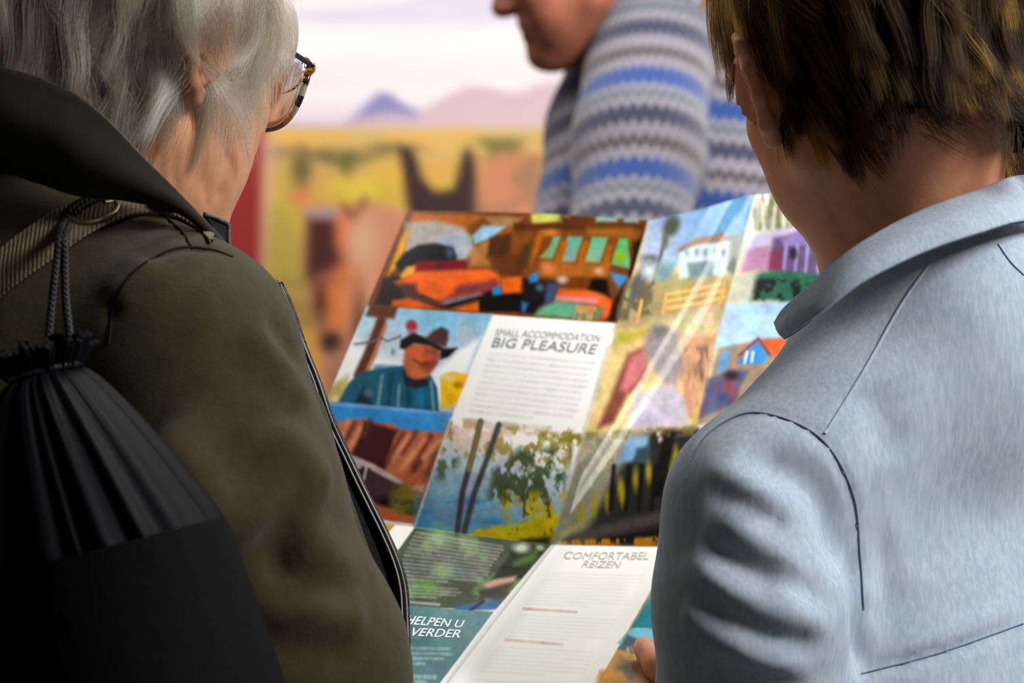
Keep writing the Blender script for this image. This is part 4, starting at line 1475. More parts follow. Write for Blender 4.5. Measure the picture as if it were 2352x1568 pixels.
    p.spot((1260, 612), (14, 14), (206, 118, 62), 0.7)
    p.spot((1376, 622), (10, 8), (214, 160, 120), 0.7)
    p.poly([(1300, 636), (1370, 640), (1350, 665), (1290, 655)], (104, 50, 12), 6)
    p.poly([(1200, 640), (1280, 645), (1270, 700), (1200, 710)], (22, 18, 20), 6)
    p.poly([(1215, 632), (1236, 624), (1236, 646), (1216, 650)], (40, 120, 180), 3)
    p.spot((1240, 660), (9, 9), (60, 100, 100), 0.6)
    p.poly([(1256, 650), (1284, 648), (1274, 690), (1250, 700)], (58, 70, 100), 6)
    p.spot((1292, 642), (12, 8), (186, 160, 160), 0.6)
    p.poly([(1285, 664), (1380, 668), (1405, 690), (1404, 726), (1380, 735), (1370, 700), (1276, 686)], (224, 92, 34), 5)
    p.poly([(1280, 680), (1376, 684), (1370, 698), (1320, 694), (1276, 690)], (216, 132, 140), 5)
    p.poly([(1245, 705), (1280, 690), (1340, 696), (1325, 732), (1225, 724)], (92, 158, 124), 6)
    p.poly([(1330, 700), (1390, 706), (1376, 736), (1325, 732)], (110, 130, 86), 7)
    p.mottle([(1320, 700), (1390, 704), (1380, 738), (1315, 734)], (190, 146, 90), 18, 5, 0.5, 0.62)
    p.poly([(1200, 690), (1250, 685), (1225, 722), (1195, 718)], (16, 14, 16), 5)
    p.poly([(1198, 692), (1214, 696), (1206, 716), (1198, 716)], (44, 96, 150), 4)
    p.poly([(1360, 640), (1395, 640), (1400, 680), (1350, 664)], (16, 12, 12), 5)
    p.poly([(1400, 625), (1450, 634), (1436, 652), (1420, 660)], (72, 134, 196), 5)
    p.poly([(1440, 640), (1465, 560), (1485, 520), (1425, 742), (1395, 736), (1410, 690)], (34, 16, 14), 5)
    p.poly([(1455, 555), (1478, 548), (1462, 620), (1448, 640)], (36, 22, 10), 5)
    # --- portrait of a man in a hat
    por = [(840, 702), (1132, 722), (1040, 948), (740, 924)]
    p.grad(por, (126, 186, 216), (222, 226, 226), (960, 710), (900, 850), 1.5)
    p.poly([(1128, 730), (1100, 770), (1050, 800), (1000, 850), (1010, 870), (1110, 860), (1070, 860), (1120, 760)], (220, 222, 220), 12)
    p.grad([(1050, 720), (1130, 725), (1112, 765), (1050, 790)], (116, 176, 210), (196, 206, 212), (1100, 725), (1060, 790), 5)
    p.poly([(750, 895), (800, 860), (795, 922), (745, 922)], (190, 176, 96), 6)
    p.spot((770, 918), (8, 8), (236, 214, 140), 0.6)
    p.poly([(850, 700), (915, 704), (905, 732), (840, 726)], (96, 44, 26), 4)
    p.line([(876, 735), (852, 800), (824, 862)], 22, (92, 42, 22), 4)
    p.line([(886, 745), (862, 810), (845, 850)], 8, (196, 114, 62), 3)
    p.line([(815, 790), (850, 786), (876, 776), (890, 784), (920, 772)], 5, (110, 104, 94), 2)
    p.spot((945, 748), (13, 13), (168, 38, 40), 0.3)
    p.spot((946, 764), (10, 7), (150, 110, 120), 0.5)
    p.spot((902, 808), (4, 6), (110, 160, 150), 0.6)
    p.poly([(860, 838), (910, 840), (930, 860), (850, 868)], (96, 146, 178), 5)
    p.poly([(775, 926), (800, 880), (830, 852), (880, 846), (930, 838), (990, 862), (1004, 890), (1010, 950), (880, 934)], (20, 88, 112), 3)
    p.poly([(812, 926), (836, 886), (856, 930)], (18, 40, 50), 5)
    p.spot((846, 902), (10, 9), (84, 104, 116), 0.7)
    for a, b in (((878, 862), (868, 930)), ((917, 884), (914, 940)), ((990, 876), (996, 940))):
        p.line([a, b], 6, (140, 166, 170), 3, 0.8)
    for a, b in (((898, 860), (892, 936)), ((938, 890), (936, 944)), ((960, 890), (962, 946)), ((975, 880), (980, 946))):
        p.line([a, b], 8, (12, 56, 74), 4, 0.8)
    p.spot((968, 912), (12, 22), (30, 124, 164), 0.7)
    p.poly([(925, 852), (942, 840), (950, 870), (980, 868), (984, 884), (955, 892), (930, 884)], (28, 34, 48), 4)
    p.poly([(930, 800), (945, 788), (1000, 792), (1012, 810), (1004, 836), (985, 864), (955, 870), (934, 862), (926, 830)], (184, 92, 48), 4)
    p.poly([(975, 800), (1006, 800), (1006, 832), (982, 858), (960, 846), (976, 826)], (142, 70, 46), 6)
    p.spot((956, 812), (9, 9), (206, 86, 54), 0.8); p.spot((986, 820), (8, 8), (186, 84, 72), 0.8)
    p.line([(950, 826), (966, 836), (984, 834)], 5, (104, 50, 30), 3)
    p.spot((960, 858), (16, 10), (200, 104, 52), 0.7)
    p.poly([(918, 800), (920, 780), (950, 764), (985, 778), (1020, 800), (1052, 798), (1030, 820), (1010, 826), (1012, 806), (990, 794), (950, 788), (930, 802)], (24, 16, 16), 3)
    p.poly([(976, 778), (996, 758), (1014, 750), (1030, 758), (1030, 778), (1024, 798), (990, 788)], (72, 48, 46), 4)
    p.poly([(1012, 862), (1040, 854), (1078, 860), (1050, 930), (1012, 936)], (240, 182, 20), 3)
    p.spot((1030, 868), (14, 8), (240, 206, 120), 0.6); p.spot((1052, 884), (10, 7), (166, 116, 16), 0.6)
    p.poly([(1010, 934), (1052, 926), (1042, 946), (1008, 950)], (196, 178, 150), 3)
    # --- white text block
    p.poly([(1132, 723), (1418, 745), (1346, 992), (1036, 960)], (222, 223, 219), 1.5)
    p.words([(1128, 806), (1370, 828), (1316, 978), (1078, 950)], 11, (196, 198, 192), 3, 0.55, 0.36, 0.06)
    # --- red cliffs
    p.poly([(752, 922), (1040, 948), (952, 1208), (640, 1180)], (196, 104, 70), 1.5)
    p.grad([(752, 922), (1040, 948), (1022, 994), (740, 970)], (36, 140, 214), (60, 146, 216), (800, 940), (1000, 980), 3)
    p.poly([(752, 921), (1040, 947), (1038, 954), (750, 930)], (100, 158, 220), 2)
    p.poly([(700, 975), (780, 966), (800, 962), (840, 958), (860, 970), (900, 972), (930, 990), (1020, 994), (980, 1100), (720, 1100)], (190, 108, 76), 4, (4, 26, 3))
    p.poly([(835, 965), (870, 975), (915, 988), (905, 1010), (892, 1050), (880, 1085), (805, 1046), (825, 1005)], (66, 26, 24), 5, (4, 20, 6))
    for a, b in (((815, 972), (792, 1010)), ((850, 968), (835, 1000)), ((925, 996), (890, 1060)), ((955, 992), (925, 1040)), ((990, 1000), (950, 1070)), ((1005, 1030), (980, 1090)), ((965, 1060), (940, 1095))):
        p.line([a, b], 11, (104, 46, 34), 5, 0.8)
    for a, b in (((800, 966), (786, 1000)), ((826, 985), (800, 1035)), ((940, 1000), (905, 1050)), ((975, 1010), (920, 1080)), ((1010, 1010), (975, 1050))):
        p.line([a, b], 10, (232, 150, 104), 5, 0.8)
    p.poly([(890, 1080), (985, 1095), (978, 1118), (880, 1100)], (196, 104, 60), 6)
    p.poly([(950, 1114), (978, 1114), (970, 1130), (948, 1124)], (206, 160, 140), 4)
    p.poly([(760, 1040), (812, 1046), (860, 1066), (925, 1105), (918, 1118), (850, 1080), (760, 1070)], (196, 178, 176), 3)
    p.poly([(760, 1080), (850, 1078), (922, 1116), (900, 1166), (850, 1150), (760, 1130)], (70, 48, 58), 4)
    p.poly([(832, 1070), (850, 1076), (840, 1100), (820, 1090)], (40, 38, 44), 4)
    p.line([(842, 1070), (836, 1100)], 6, (196, 184, 190), 2)
    p.spot((890, 1152), (24, 12), (24, 14, 18), 0.6)
    p.spot((930, 1150), (34, 36), (122, 112, 40), 0.35); p.mottle(B(895, 1110, 968, 1190), (80, 80, 36), 16, 8, 0.48, 0.6)
    p.poly([(860, 1160), (900, 1172), (950, 1186), (945, 1202), (850, 1186)], (190, 98, 56), 4)
    p.poly([(640, 1186), (868, 1192), (950, 1203), (952, 1212), (640, 1182)], (226, 227, 222), 2)
    # --- lake seen between trees, running across the fold
    lake = [(1036, 960), (1346, 992), (1600, 975), (1640, 975), (1600, 1262), (1266, 1250), (952, 1210)]
    p.grad(lake, (226, 222, 216), (96, 152, 188), (1150, 1000), (1090, 1200), 1.5)
    p.mottle([(1030, 962), (1340, 990), (1300, 1080), (1000, 1040)], (150, 134, 56), (16, 26), 12, 0.52, 0.6, 8, 0.85)
    p.mottle([(1030, 962), (1340, 990), (1300, 1050), (1010, 1030)], (226, 190, 166), (40, 30), 13, 0.5, 0.65, 8, 0.7)
    p.mottle([(985, 1030), (1060, 1040), (1040, 1100), (965, 1100)], (72, 96, 72), (18, 24), 14, 0.42, 0.56, 10, 0.9)
    p.mottle([(1195, 1030), (1310, 1030), (1290, 1150), (1120, 1150), (1130, 1080)], (64, 84, 50), (16, 28), 15, 0.42, 0.54, 10, 0.95)
    p.mottle([(1240, 992), (1345, 1000), (1330, 1022), (1240, 1015)], (132, 130, 30), (20, 20), 16, 0.38, 0.5, 6, 0.9)
    p.mottle([(952, 1130), (1130, 1150), (1160, 1210), (955, 1210)], (52, 130, 180), (60, 18), 18, 0.45, 0.62, 8, 0.8)
    p.mottle([(952, 1110), (1100, 1120), (1100, 1200), (952, 1190)], (110, 128, 166), (50, 20), 19, 0.5, 0.65, 8, 0.6)
    p.poly([(1080, 1222), (1110, 1212), (1180, 1205), (1240, 1180), (1290, 1180), (1262, 1252), (1140, 1240)], (196, 178, 14), 6, (8, 22, 4))
    p.mottle([(1140, 1130), (1300, 1130), (1270, 1240), (1170, 1210)], (192, 170, 20), (20, 34), 20, 0.48, 0.58, 10, 0.9)
    p.mottle([(1150, 1130), (1290, 1150), (1262, 1252), (1170, 1225)], (74, 76, 24), (18, 30), 21, 0.54, 0.62, 8, 0.85)
    p.poly([(1195, 1238), (1262, 1232), (1264, 1254), (1190, 1246)], (44, 48, 20), 6)
    p.line([(1104, 968), (1084, 1050), (1062, 1130), (1050, 1222)], 13, (72, 62, 60), 3)
    p.line([(1104, 968), (1092, 1020), (1076, 1080)], 6, (150, 140, 50), 3, 0.8)
    p.line([(1146, 975), (1120, 1050), (1090, 1130), (1066, 1222)], 13, (66, 70, 68), 3)
    p.line([(1036, 960), (952, 1210)], 4, (200, 206, 224), 2)
    # forest and road on the right-hand page
    p.poly([(1346, 992), (1420, 985), (1640, 974), (1640, 1262), (1266, 1250)], (128, 128, 104), 5, None, 0.9)
    p.mottle([(1346, 992), (1440, 985), (1400, 1100), (1300, 1140)], (176, 170, 140), (20, 40), 22, 0.45, 0.6, 8)
    p.poly([(1500, 985), (1640, 975), (1640, 1200), (1340, 1235), (1380, 1160), (1420, 1080)], (40, 40, 38), 10)
    p.poly([(1440, 1008), (1490, 1000), (1488, 1030), (1450, 1060), (1418, 1060)], (120, 160, 190), 6)
    p.poly([(1462, 1030), (1494, 1020), (1490, 1062), (1455, 1062)], (52, 74, 80), 5)
    p.mottle([(1490, 990), (1540, 985), (1540, 1010), (1490, 1020)], (206, 178, 164), (12, 20), 24, 0.45, 0.6, 4)
    p.line([(1540, 980), (1510, 1130)], 26, (20, 18, 18), 5)
    for x, y in ((1490, 1085), (1460, 1100), (1425, 1120), (1432, 1140), (1395, 1150), (1365, 1160), (1335, 1180), (1545, 1080), (1552, 1050)):
        p.spot((x, y), (7, 24), (164, 146, 18), 0.6, 0.9)
    for x in (1410, 1445, 1475, 1505):
        p.line([(x, 1070), (x - 8, 1170)], 9, (18, 18, 18), 4)
    p.poly([(1290, 1236), (1400, 1200), (1620, 1150), (1620, 1180), (1420, 1222), (1310, 1252)], (74, 68, 64), 8)
    p.poly([(1272, 1250), (1320, 1218), (1360, 1180), (1330, 1200), (1290, 1225)], (172, 160, 90), 6)
    p.poly([(1380, 1232), (1620, 1190), (1620, 1254), (1340, 1250)], (26, 22, 24), 7)
    p.mottle([(1300, 1240), (1520, 1232), (1520, 1256), (1290, 1252)], (190, 126, 20), (16, 30), 26, 0.48, 0.58, 4)
    # --- white house and rider on the folded-in column
    p.poly([(1491, 496), (1736, 446), (1668, 700), (1600, 975), (1346, 992), (1418, 745)], (190, 176, 130), 1.5)
    p.grad([(1491, 496), (1736, 446), (1700, 590), (1466, 620)], (84, 140, 186), (166, 178, 204), (1690, 470), (1500, 600), 3)
    p.poly([(1440, 640), (1560, 625), (1690, 640), (1668, 735), (1412, 760)], (160, 144, 96), 8)
    p.poly([(1450, 650), (1480, 600), (1500, 590), (1492, 640), (1440, 720)], (84, 88, 92), 6)
    p.mottle([(1425, 660), (1500, 650), (1500, 720), (1415, 740)], (96, 88, 66), (20, 20), 28, 0.44, 0.58, 6)
    p.spot((1492, 596), (18, 12), (96, 104, 100), 0.5)
    p.line([(1536, 520), (1522, 570), (1500, 650)], 8, (92, 92, 80), 3)
    p.spot((1542, 518), (17, 26), (72, 78, 66), 0.4, 1, 0.4)
    p.spot((1528, 552), (8, 18), (98, 96, 82), 0.5, 0.9)
    p.poly([(1560, 580), (1600, 556), (1660, 544), (1686, 556), (1672, 625), (1560, 640)], (190, 206, 208), 4)
    p.poly([(1556, 572), (1598, 546), (1650, 536), (1690, 548), (1660, 556), (1600, 562), (1560, 580)], (140, 110, 96), 4)
    p.spot((1659, 540), (5, 8), (170, 92, 70), 0.5)
    p.poly([(1578, 604), (1640, 596), (1636, 634), (1584, 640)], (112, 130, 136), 5)
    for x in (1578, 1600, 1620, 1642, 1662):
        p.spot((x, 580), (5, 9), (130, 150, 156), 0.6)
    p.poly([(1512, 600), (1556, 600), (1540, 640), (1506, 645)], (126, 154, 164), 6); p.spot((1490, 620), (16, 18), (198, 208, 214), 0.7)
    p.poly([(1680, 540), (1712, 532), (1692, 640), (1668, 620)], (110, 120, 104), 7)
    for y in (0, 16, 32):
        p.line([(1532, 676 + y), (1600, 664 + y), (1664, 650 + y)], 7, (222, 176, 90), 2.5)
    for x, y in ((1532, 670), (1664, 645), (1474, 690)):
        p.line([(x, y), (x - 10, y + 50)], 7, (214, 164, 84), 2.5)
    p.poly([(1500, 735), (1660, 705), (1640, 800), (1440, 790)], (196, 178, 140), 12)
    p.mottle([(1560, 720), (1660, 705), (1640, 760), (1560, 760)], (170, 170, 110), (16, 30), 30, 0.46, 0.6, 6)
    p.poly([(1418, 765), (1500, 748), (1480, 790), (1408, 800)], (170, 158, 50), 8)
    p.poly([(1400, 800), (1500, 770), (1600, 780), (1620, 980), (1346, 992)], (214, 186, 124), 12)
    p.poly([(1560, 770), (1650, 765), (1620, 900), (1600, 940), (1560, 860)], (196, 150, 112), 9)
    p.mottle([(1560, 800), (1640, 790), (1610, 930), (1580, 930)], (130, 96, 84), (10, 50), 32, 0.45, 0.6, 8)
    p.poly([(1440, 815), (1490, 790), (1480, 870), (1440, 910), (1410, 970), (1372, 985)], (126, 70, 54), 7)
    p.poly([(1450, 815), (1490, 800), (1486, 850), (1440, 900), (1424, 896)], (190, 110, 112), 7)
    p.poly([(1480, 770), (1520, 752), (1560, 765), (1570, 840), (1550, 900), (1500, 850), (1478, 800)], (150, 140, 138), 9)
    p.spot((1512, 762), (20, 16), (120, 112, 112), 0.6)
    p.poly([(1460, 900), (1540, 880), (1575, 920), (1585, 976), (1440, 986)], (186, 178, 190), 8)
    p.poly([(1570, 880), (1596, 900), (1592, 960), (1580, 960)], (196, 138, 110), 6)
    p.poly([(1592, 950), (1640, 920), (1610, 975), (1588, 975)], (206, 176, 80), 5)
    p.mottle([(1346, 992), (1620, 974), (1600, 1000), (1346, 1010)], (120, 110, 60), (14, 20), 34, 0.45, 0.6, 4, 0.7)
    # --- purple house and blue houses on the outer column
    p.poly([(1732, 455), (1990, 405), (1930, 700), (1800, 1260), (1600, 975), (1668, 700)], (196, 190, 170), 1.5)
    p.mottle([(1734, 445), (1990, 395), (1950, 520), (1720, 530)], (112, 118, 86), (9, 60), 36, 0.46, 0.58, 4)
    p.poly([(1722, 540), (1850, 515), (1840, 545), (1712, 575)], (176, 166, 196), 5)
    p.poly([(1715, 570), (1790, 560), (1784, 622), (1702, 625)], (170, 120, 154), 6)
    p.poly([(1775, 545), (1960, 520), (1960, 650), (1770, 635)], (92, 72, 104), 6)
    p.poly([(1795, 550), (1850, 520), (1910, 548), (1905, 560), (1800, 566)], (128, 112, 166), 4)
    p.poly([(1770, 580), (1800, 570), (1800, 625), (1765, 620)], (112, 54, 76), 5)
    for x in (1806, 1832, 1856, 1884):
        p.line([(x, 562), (x - 6, 625)], 7, (142, 130, 186), 2)
    p.spot((1822, 582), (9, 14), (40, 34, 34), 0.4)
    p.poly([(1735, 628), (1800, 618), (1930, 640), (1900, 700), (1720, 688)], (40, 92, 70), 6, (6, 20, 9))
    p.mottle([(1730, 640), (1900, 640), (1880, 695), (1720, 690)], (30, 34, 34), (18, 18), 38, 0.5, 0.6, 5)
    p.poly([(1690, 640), (1740, 620), (1725, 690), (1668, 702)], (176, 180, 160), 8)
    p.grad([(1668, 698), (1930, 690), (1880, 800), (1640, 800)], (150, 186, 212), (176, 206, 218), (1750, 700), (1700, 790), 3)
    p.poly([(1650, 800), (1740, 780), (1840, 770), (1790, 960), (1600, 975)], (150, 126, 104), 5)
    p.poly([(1654, 810), (1680, 800), (1668, 850), (1646, 856)], (92, 148, 190), 4)
    p.poly([(1690, 835), (1742, 778), (1770, 810), (1752, 836)], (60, 130, 190), 3)
    p.line([(1700, 815), (1742, 776), (1768, 815)], 6, (120, 54, 40), 2)
    p.poly([(1746, 780), (1810, 776), (1780, 820)], (206, 92, 44), 4)
    p.line([(1716, 808), (1710, 834)], 5, (214, 220, 222), 2); p.line([(1730, 808), (1726, 830)], 5, (214, 220, 222), 2)
    p.poly([(1626, 870), (1680, 850), (1720, 850), (1680, 930), (1606, 960)], (74, 82, 118), 6)
    p.mottle([(1626, 870), (1720, 850), (1690, 920), (1606, 960)], (126, 70, 74), (10, 30), 40, 0.5, 0.6, 4)
    p.spot((1680, 862), (16, 10), (48, 36, 34), 0.6)
    # --- lower left: letter on dark leaves, teal box
    p.poly([(952, 1211), (1266, 1251), (1150, 1396), (870, 1396), (860, 1330)], (72, 84, 66), 1.5)
    p.mottle([(952, 1211), (1266, 1251), (1150, 1396), (860, 1380)], (110, 150, 92), (46, 40), 44, 0.52, 0.66, 5, 0.8)
    for a, b, c in (((1010, 1235), 30, (130, 180, 120)), ((1015, 1310), 22, (130, 190, 100)), ((985, 1350), 26, (116, 180, 70)), ((940, 1365), 16, (110, 170, 80))):
        p.spot(a, (b, b * 0.7), c, 0.6, 0.8)
    p.words([(958, 1218), (1165, 1252), (1105, 1345), (902, 1332)], 13, (168, 166, 166), 46, 0.62, 0.62, 0.05)
    p.words([(925, 1340), (1090, 1352), (1060, 1378), (912, 1372)], 4, (168, 166, 166), 47, 0.6, 0.6, 0.3)
    p.line([(915, 1380), (1008, 1388)], 7, (196, 196, 196), 2, 0.7)
    p.poly([(1185, 1245), (1262, 1252), (1200, 1330), (1130, 1330), (1165, 1280)], (40, 46, 34), 6)
    p.spot((1198, 1258), (18, 11), (196, 214, 190), 0.6); p.spot((1240, 1258), (9, 6), (170, 196, 150), 0.6)
    p.poly([(1180, 1290), (1240, 1258), (1225, 1290), (1180, 1300)], (72, 120, 50), 6)
    p.poly([(1110, 1340), (1140, 1330), (1186, 1322), (1180, 1336), (1120, 1356)], (206, 162, 138), 4)
    p.poly([(1105, 1355), (1180, 1336), (1160, 1370), (1100, 1375)], (66, 54, 46), 5)
    p.poly([(1040, 1396), (1080, 1385), (1150, 1376), (1146, 1398), (1050, 1404)], (52, 104, 160), 4)
    p.line([(1080, 1402), (1110, 1380)], 6, (20, 30, 46), 3)
    p.grad([(855, 1388), (935, 1388), (1060, 1400), (1134, 1405), (1015, 1568), (800, 1700), (600, 1600)], (98, 142, 148), (70, 120, 126), (1000, 1395), (960, 1480), 2)
    p.words([(925, 1482), (1050, 1484), (1020, 1530), (900, 1528)], 4, (150, 186, 188), 52, 0.6, 0.6, 0.2)
    p.words([(915, 1545), (1005, 1548), (960, 1600), (870, 1596)], 4, (150, 186, 188), 53, 0.6, 0.6, 0.2)
    p.poly([(640, 1182), (952, 1211), (915, 1262), (600, 1300)], (226, 227, 222), 2)
    # --- lower right: white text page and lake photographs
    p.poly([(1266, 1251), (1540, 1256), (1510, 1330), (1368, 1580), (1240, 1800), (800, 1800), (1010, 1568), (1134, 1405)], (226, 227, 223), 1.5)
    p.words([(1258, 1312), (1486, 1318), (1440, 1400), (1204, 1390)], 10, (212, 213, 210), 60, 0.6, 0.5, 0.05)
    p.words([(1204, 1393), (1406, 1406), (1404, 1414), (1200, 1402)], 1, (226, 190, 180), 61, 0.7, 0.6, 0.0)
    p.words([(1195, 1408), (1424, 1420), (1396, 1478), (1168, 1464)], 7, (212, 213, 210), 62, 0.6, 0.5, 0.05)
    p.words([(1165, 1464), (1380, 1482), (1376, 1492), (1160, 1474)], 1, (226, 190, 180), 63, 0.7, 0.6, 0.0)
    p.words([(1150, 1480), (1376, 1494), (1340, 1560), (1100, 1545)], 7, (212, 213, 210), 64, 0.6, 0.5, 0.05)
    p.words([(1090, 1556), (1330, 1566), (1290, 1640), (1040, 1630)], 7, (212, 213, 210), 65, 0.6, 0.5, 0.05)
    p.poly([(1540, 1256), (1830, 1262), (1700, 1600), (1500, 1800), (1240, 1800), (1366, 1580), (1510, 1330)], (200, 152, 88), 1.5)
    p.grad([(1522, 1316), (1680, 1316), (1680, 1442), (1450, 1442)], (206, 224, 230), (14, 132, 150), (1540, 1330), (1500, 1410), 3)
    p.poly([(1450, 1442), (1680, 1442), (1660, 1500), (1416, 1478)], (126, 204, 228), 2)
    p.poly([(1440, 1456), (1470, 1470), (1500, 1490), (1660, 1500), (1600, 1540), (1420, 1490)], (86, 110, 116), 4)
    p.mottle([(1430, 1485), (1520, 1490), (1520, 1568), (1400, 1568)], (222, 178, 122), (16, 34), 68, 0.45, 0.58, 5)
    p.spot((1440, 1545), (22, 30), (92, 96, 84), 0.5, 0.9, -0.6)
    p.poly([(1380, 1540), (1430, 1540), (1450, 1580), (1360, 1590)], (206, 146, 70), 6)
    C = p.linear()
    n = fbm(P, 26, 91, 4, 0.7); n2 = fbm(P, (7, 9), 92, 3, 0.7); hue = np.stack([fbm(P, 40, 93 + k, 3) for k in range(3)], 1)
    white = np.clip((C.min(1) - 0.55) / 0.15, 0, 1)
    f = 1 + ((n - 0.5) * 0.7 + (n2 - 0.5) * 0.2) * (1 - white)
    C = C * (white + (1 - white) * 0.8)[:, None] * f[:, None] * (1 + (hue - 0.5) * 0.25 * (1 - white[:, None]))
    return np.clip(C, 0.002, 0.85)


m_page = mat('glossy_print', (255, 255, 255), 0.6, 0.0, coat=0.0)
t = NT(m_page)
t.base(t.n('ShaderNodeAttribute', attribute_name='ink').outputs['Color'])
t.b.inputs['Coat Weight'].default_value = 0.5
t.b.inputs['Coat Roughness'].default_value = 0.13
brochure = thing('brochure', NET[1, 2], 'large fold-out travel brochure with photos and text, held open between two people', 'brochure')
pages = []
for u0, u1, v0, v1 in ((0, 2, 0, 1), (2, 4, 0, 1), (0.86, 2, 1, 2), (2, 4, 1, 2)):
    nu, nv = int(150 * (u1 - u0)), 360
    U, Vv = np.meshgrid(np.linspace(u0, u1, nu), np.linspace(v0, v1, nv), indexing='ij')
    uu, vv = U.ravel(), Vv.ravel()
    if u0 >= 2:
        uu = uu + 1e-6
    PP = paper(uu, np.where(vv > 1, vv, vv) if v0 < 1 else vv + 1e-7)
    ink = paint_brochure(project(PP))
    pages.append(link('page', PP, grid_faces(nu, nv), m_page, brochure, attrs={'ink': ('FLOAT_COLOR', np.concatenate([ink, np.ones((len(PP), 1))], 1))}))

m_ink = mat('dark_green_ink', (108, 124, 113), 0.5)
m_ink2 = mat('grey_ink', (150, 152, 144), 0.5)
m_inkw = mat('white_ink', (226, 232, 232), 0.5)


def lettering(text, quad, material, page, bold=0.0):
    """real letters lying on the sheet inside a layout quad (tl, tr, br, bl)"""
    c = bpy.data.curves.new('heading', 'FONT')
    c.body = text
    c.size = 1.0
    c.resolution_u = 3
    c.offset = bold
    o = bpy.data.objects.new('heading', c)
    COL.objects.link(o)
    dg = bpy.context.evaluated_depsgraph_get()
    me = o.evaluated_get(dg).to_mesh()
    V = np.array([v.co[:2] for v in me.vertices]); F = [list(q.vertices) for q in me.polygons]
    o.to_mesh_clear()
    bpy.data.objects.remove(o); bpy.data.curves.remove(c)
    x0, x1 = V[:, 0].min(), V[:, 0].max()
    a = (V[:, 0] - x0) / (x1 - x0); b = 1 - np.clip(V[:, 1] / 0.69, -0.02, 1.02)
    Q = invert(quad)
    uv = (Q[0] * (1 - a)[:, None] + Q[1] * a[:, None]) * (1 - b)[:, None] + (Q[3] * (1 - a)[:, None] + Q[2] * a[:, None]) * b[:, None]
    P = paper(uv[:, 0], uv[:, 1])
    d = CAM - P
    P = P + d / np.linalg.norm(d, axis=1, keepdims=True) * 0.0007
    link('heading', P, F, material, page, False)


lettering('SMALL ACCOMMODATION', [(1142, 754), (1382, 768), (1376, 784), (1137, 769)], m_ink2, pages[0])
lettering('BIG PLEASURE', [(1137, 774), (1376, 790), (1366, 812), (1129, 795)], m_ink, pages[0], 0.0)
lettering('COMFORTABEL', [(1300, 1265), (1494, 1267), (1488, 1284), (1292, 1281)], m_ink2, pages[3], 0.0)
lettering('REIZEN', [(1344, 1287), (1428, 1288), (1420, 1304), (1335, 1302)], m_ink2, pages[3], 0.0)
lettering('HELPEN U', [(940, 1413), (1068, 1424), (1060, 1441), (928, 1432)], m_inkw, pages[2], 0.01)
lettering('N VERDER', [(918, 1440), (1064, 1446), (1056, 1464), (906, 1458)], m_inkw, pages[2], 0.01)
# ------------------------------------------------------------------ person in the patterned jumper
m_skin_s = skin_mat('tanned_skin', (176, 108, 82), (150, 88, 66), (178, 96, 78))
m_knit = mat('patterned_knit', (120, 120, 140), 0.9, 0.2, 0.4)
t = NT(m_knit)
sa = t.n('ShaderNodeAttribute', attribute_name='along').outputs['Fac']
ra = t.n('ShaderNodeAttribute', attribute_name='around').outputs['Fac']
pp = t.n('ShaderNodeMath', operation='PINGPONG'); pp.inputs[1].default_value = 0.5
t.l(ra, pp.inputs[0])
ml = t.n('ShaderNodeMath', operation='MULTIPLY'); ml.inputs[1].default_value = 0.17
t.l(pp.outputs[0], ml.inputs[0])
ad = t.n('ShaderNodeMath', operation='ADD'); t.l(sa, ad.inputs[0]); t.l(ml.outputs[0], ad.inputs[1])
fc = t.n('ShaderNodeMath', operation='FRACT'); t.l(ad.outputs[0], fc.inputs[0])
LT, GR, BL, NV, BR = (126, 123, 132), (84, 92, 104), (24, 62, 126), (44, 45, 72), (66, 58, 59)
t.base(t.ramp(fc.outputs[0], [(0.0, BL), (0.205, LT), (0.27, GR), (0.36, LT), (0.455, NV), (0.635, LT), (0.77, BR), (0.875, LT)], 'CONSTANT'))
wv = t.n('ShaderNodeTexWave', Scale=120.0, Distortion=1.0)
t.l(t.coords(), wv.inputs['Vector'])
t.bump(wv.outputs['Fac'], 0.5, 0.002)

K_arm = [at(1500, 40, 3.144), at(1466, 330, 3.036), at(1440, 590, 2.940)]
K_arm2 = [at(1450, 80, 3.240), at(1385, 300, 3.168), at(1325, 600, 3.072)]
K_t0, K_t1 = at(1690, -20, 3.360), at(1640, 620, 3.192)
k_f = np.array([-1.0, 0.15, 0]); k_f /= np.linalg.norm(k_f); k_r = np.array([k_f[1], -k_f[0], 0])
KC = at(1324, -87, 3.120)
KM = rot(math.radians(-92), math.radians(20), math.radians(2))
k_hip = K_t1 + np.array([0.12, 0.02, -0.22])
knit = thing('person', (k_hip[0], k_hip[1], 0), 'person in a blue and grey patterned knit jumper in front of the mural', 'person')
k_nb = at(1520, 50, 3.216)


def knit_body(p):
    d = head_sdf((p - KC) @ KM, 1.05, 1.15)
    nk = KC + KM @ np.array([0, -0.03, -0.05])
    d = smin(d, cone(p, nk, k_nb, 0.056, 0.06), 0.03)
    d = smin(d, cone(p, KC + KM @ np.array([0, 0.04, -0.085]), k_nb + [-0.05, 0, 0], 0.028, 0.04), 0.045)
    d = smin(d, cone(p, k_nb, K_t0 + [0, 0, -0.12], 0.06, 0.09), 0.05)
    return d


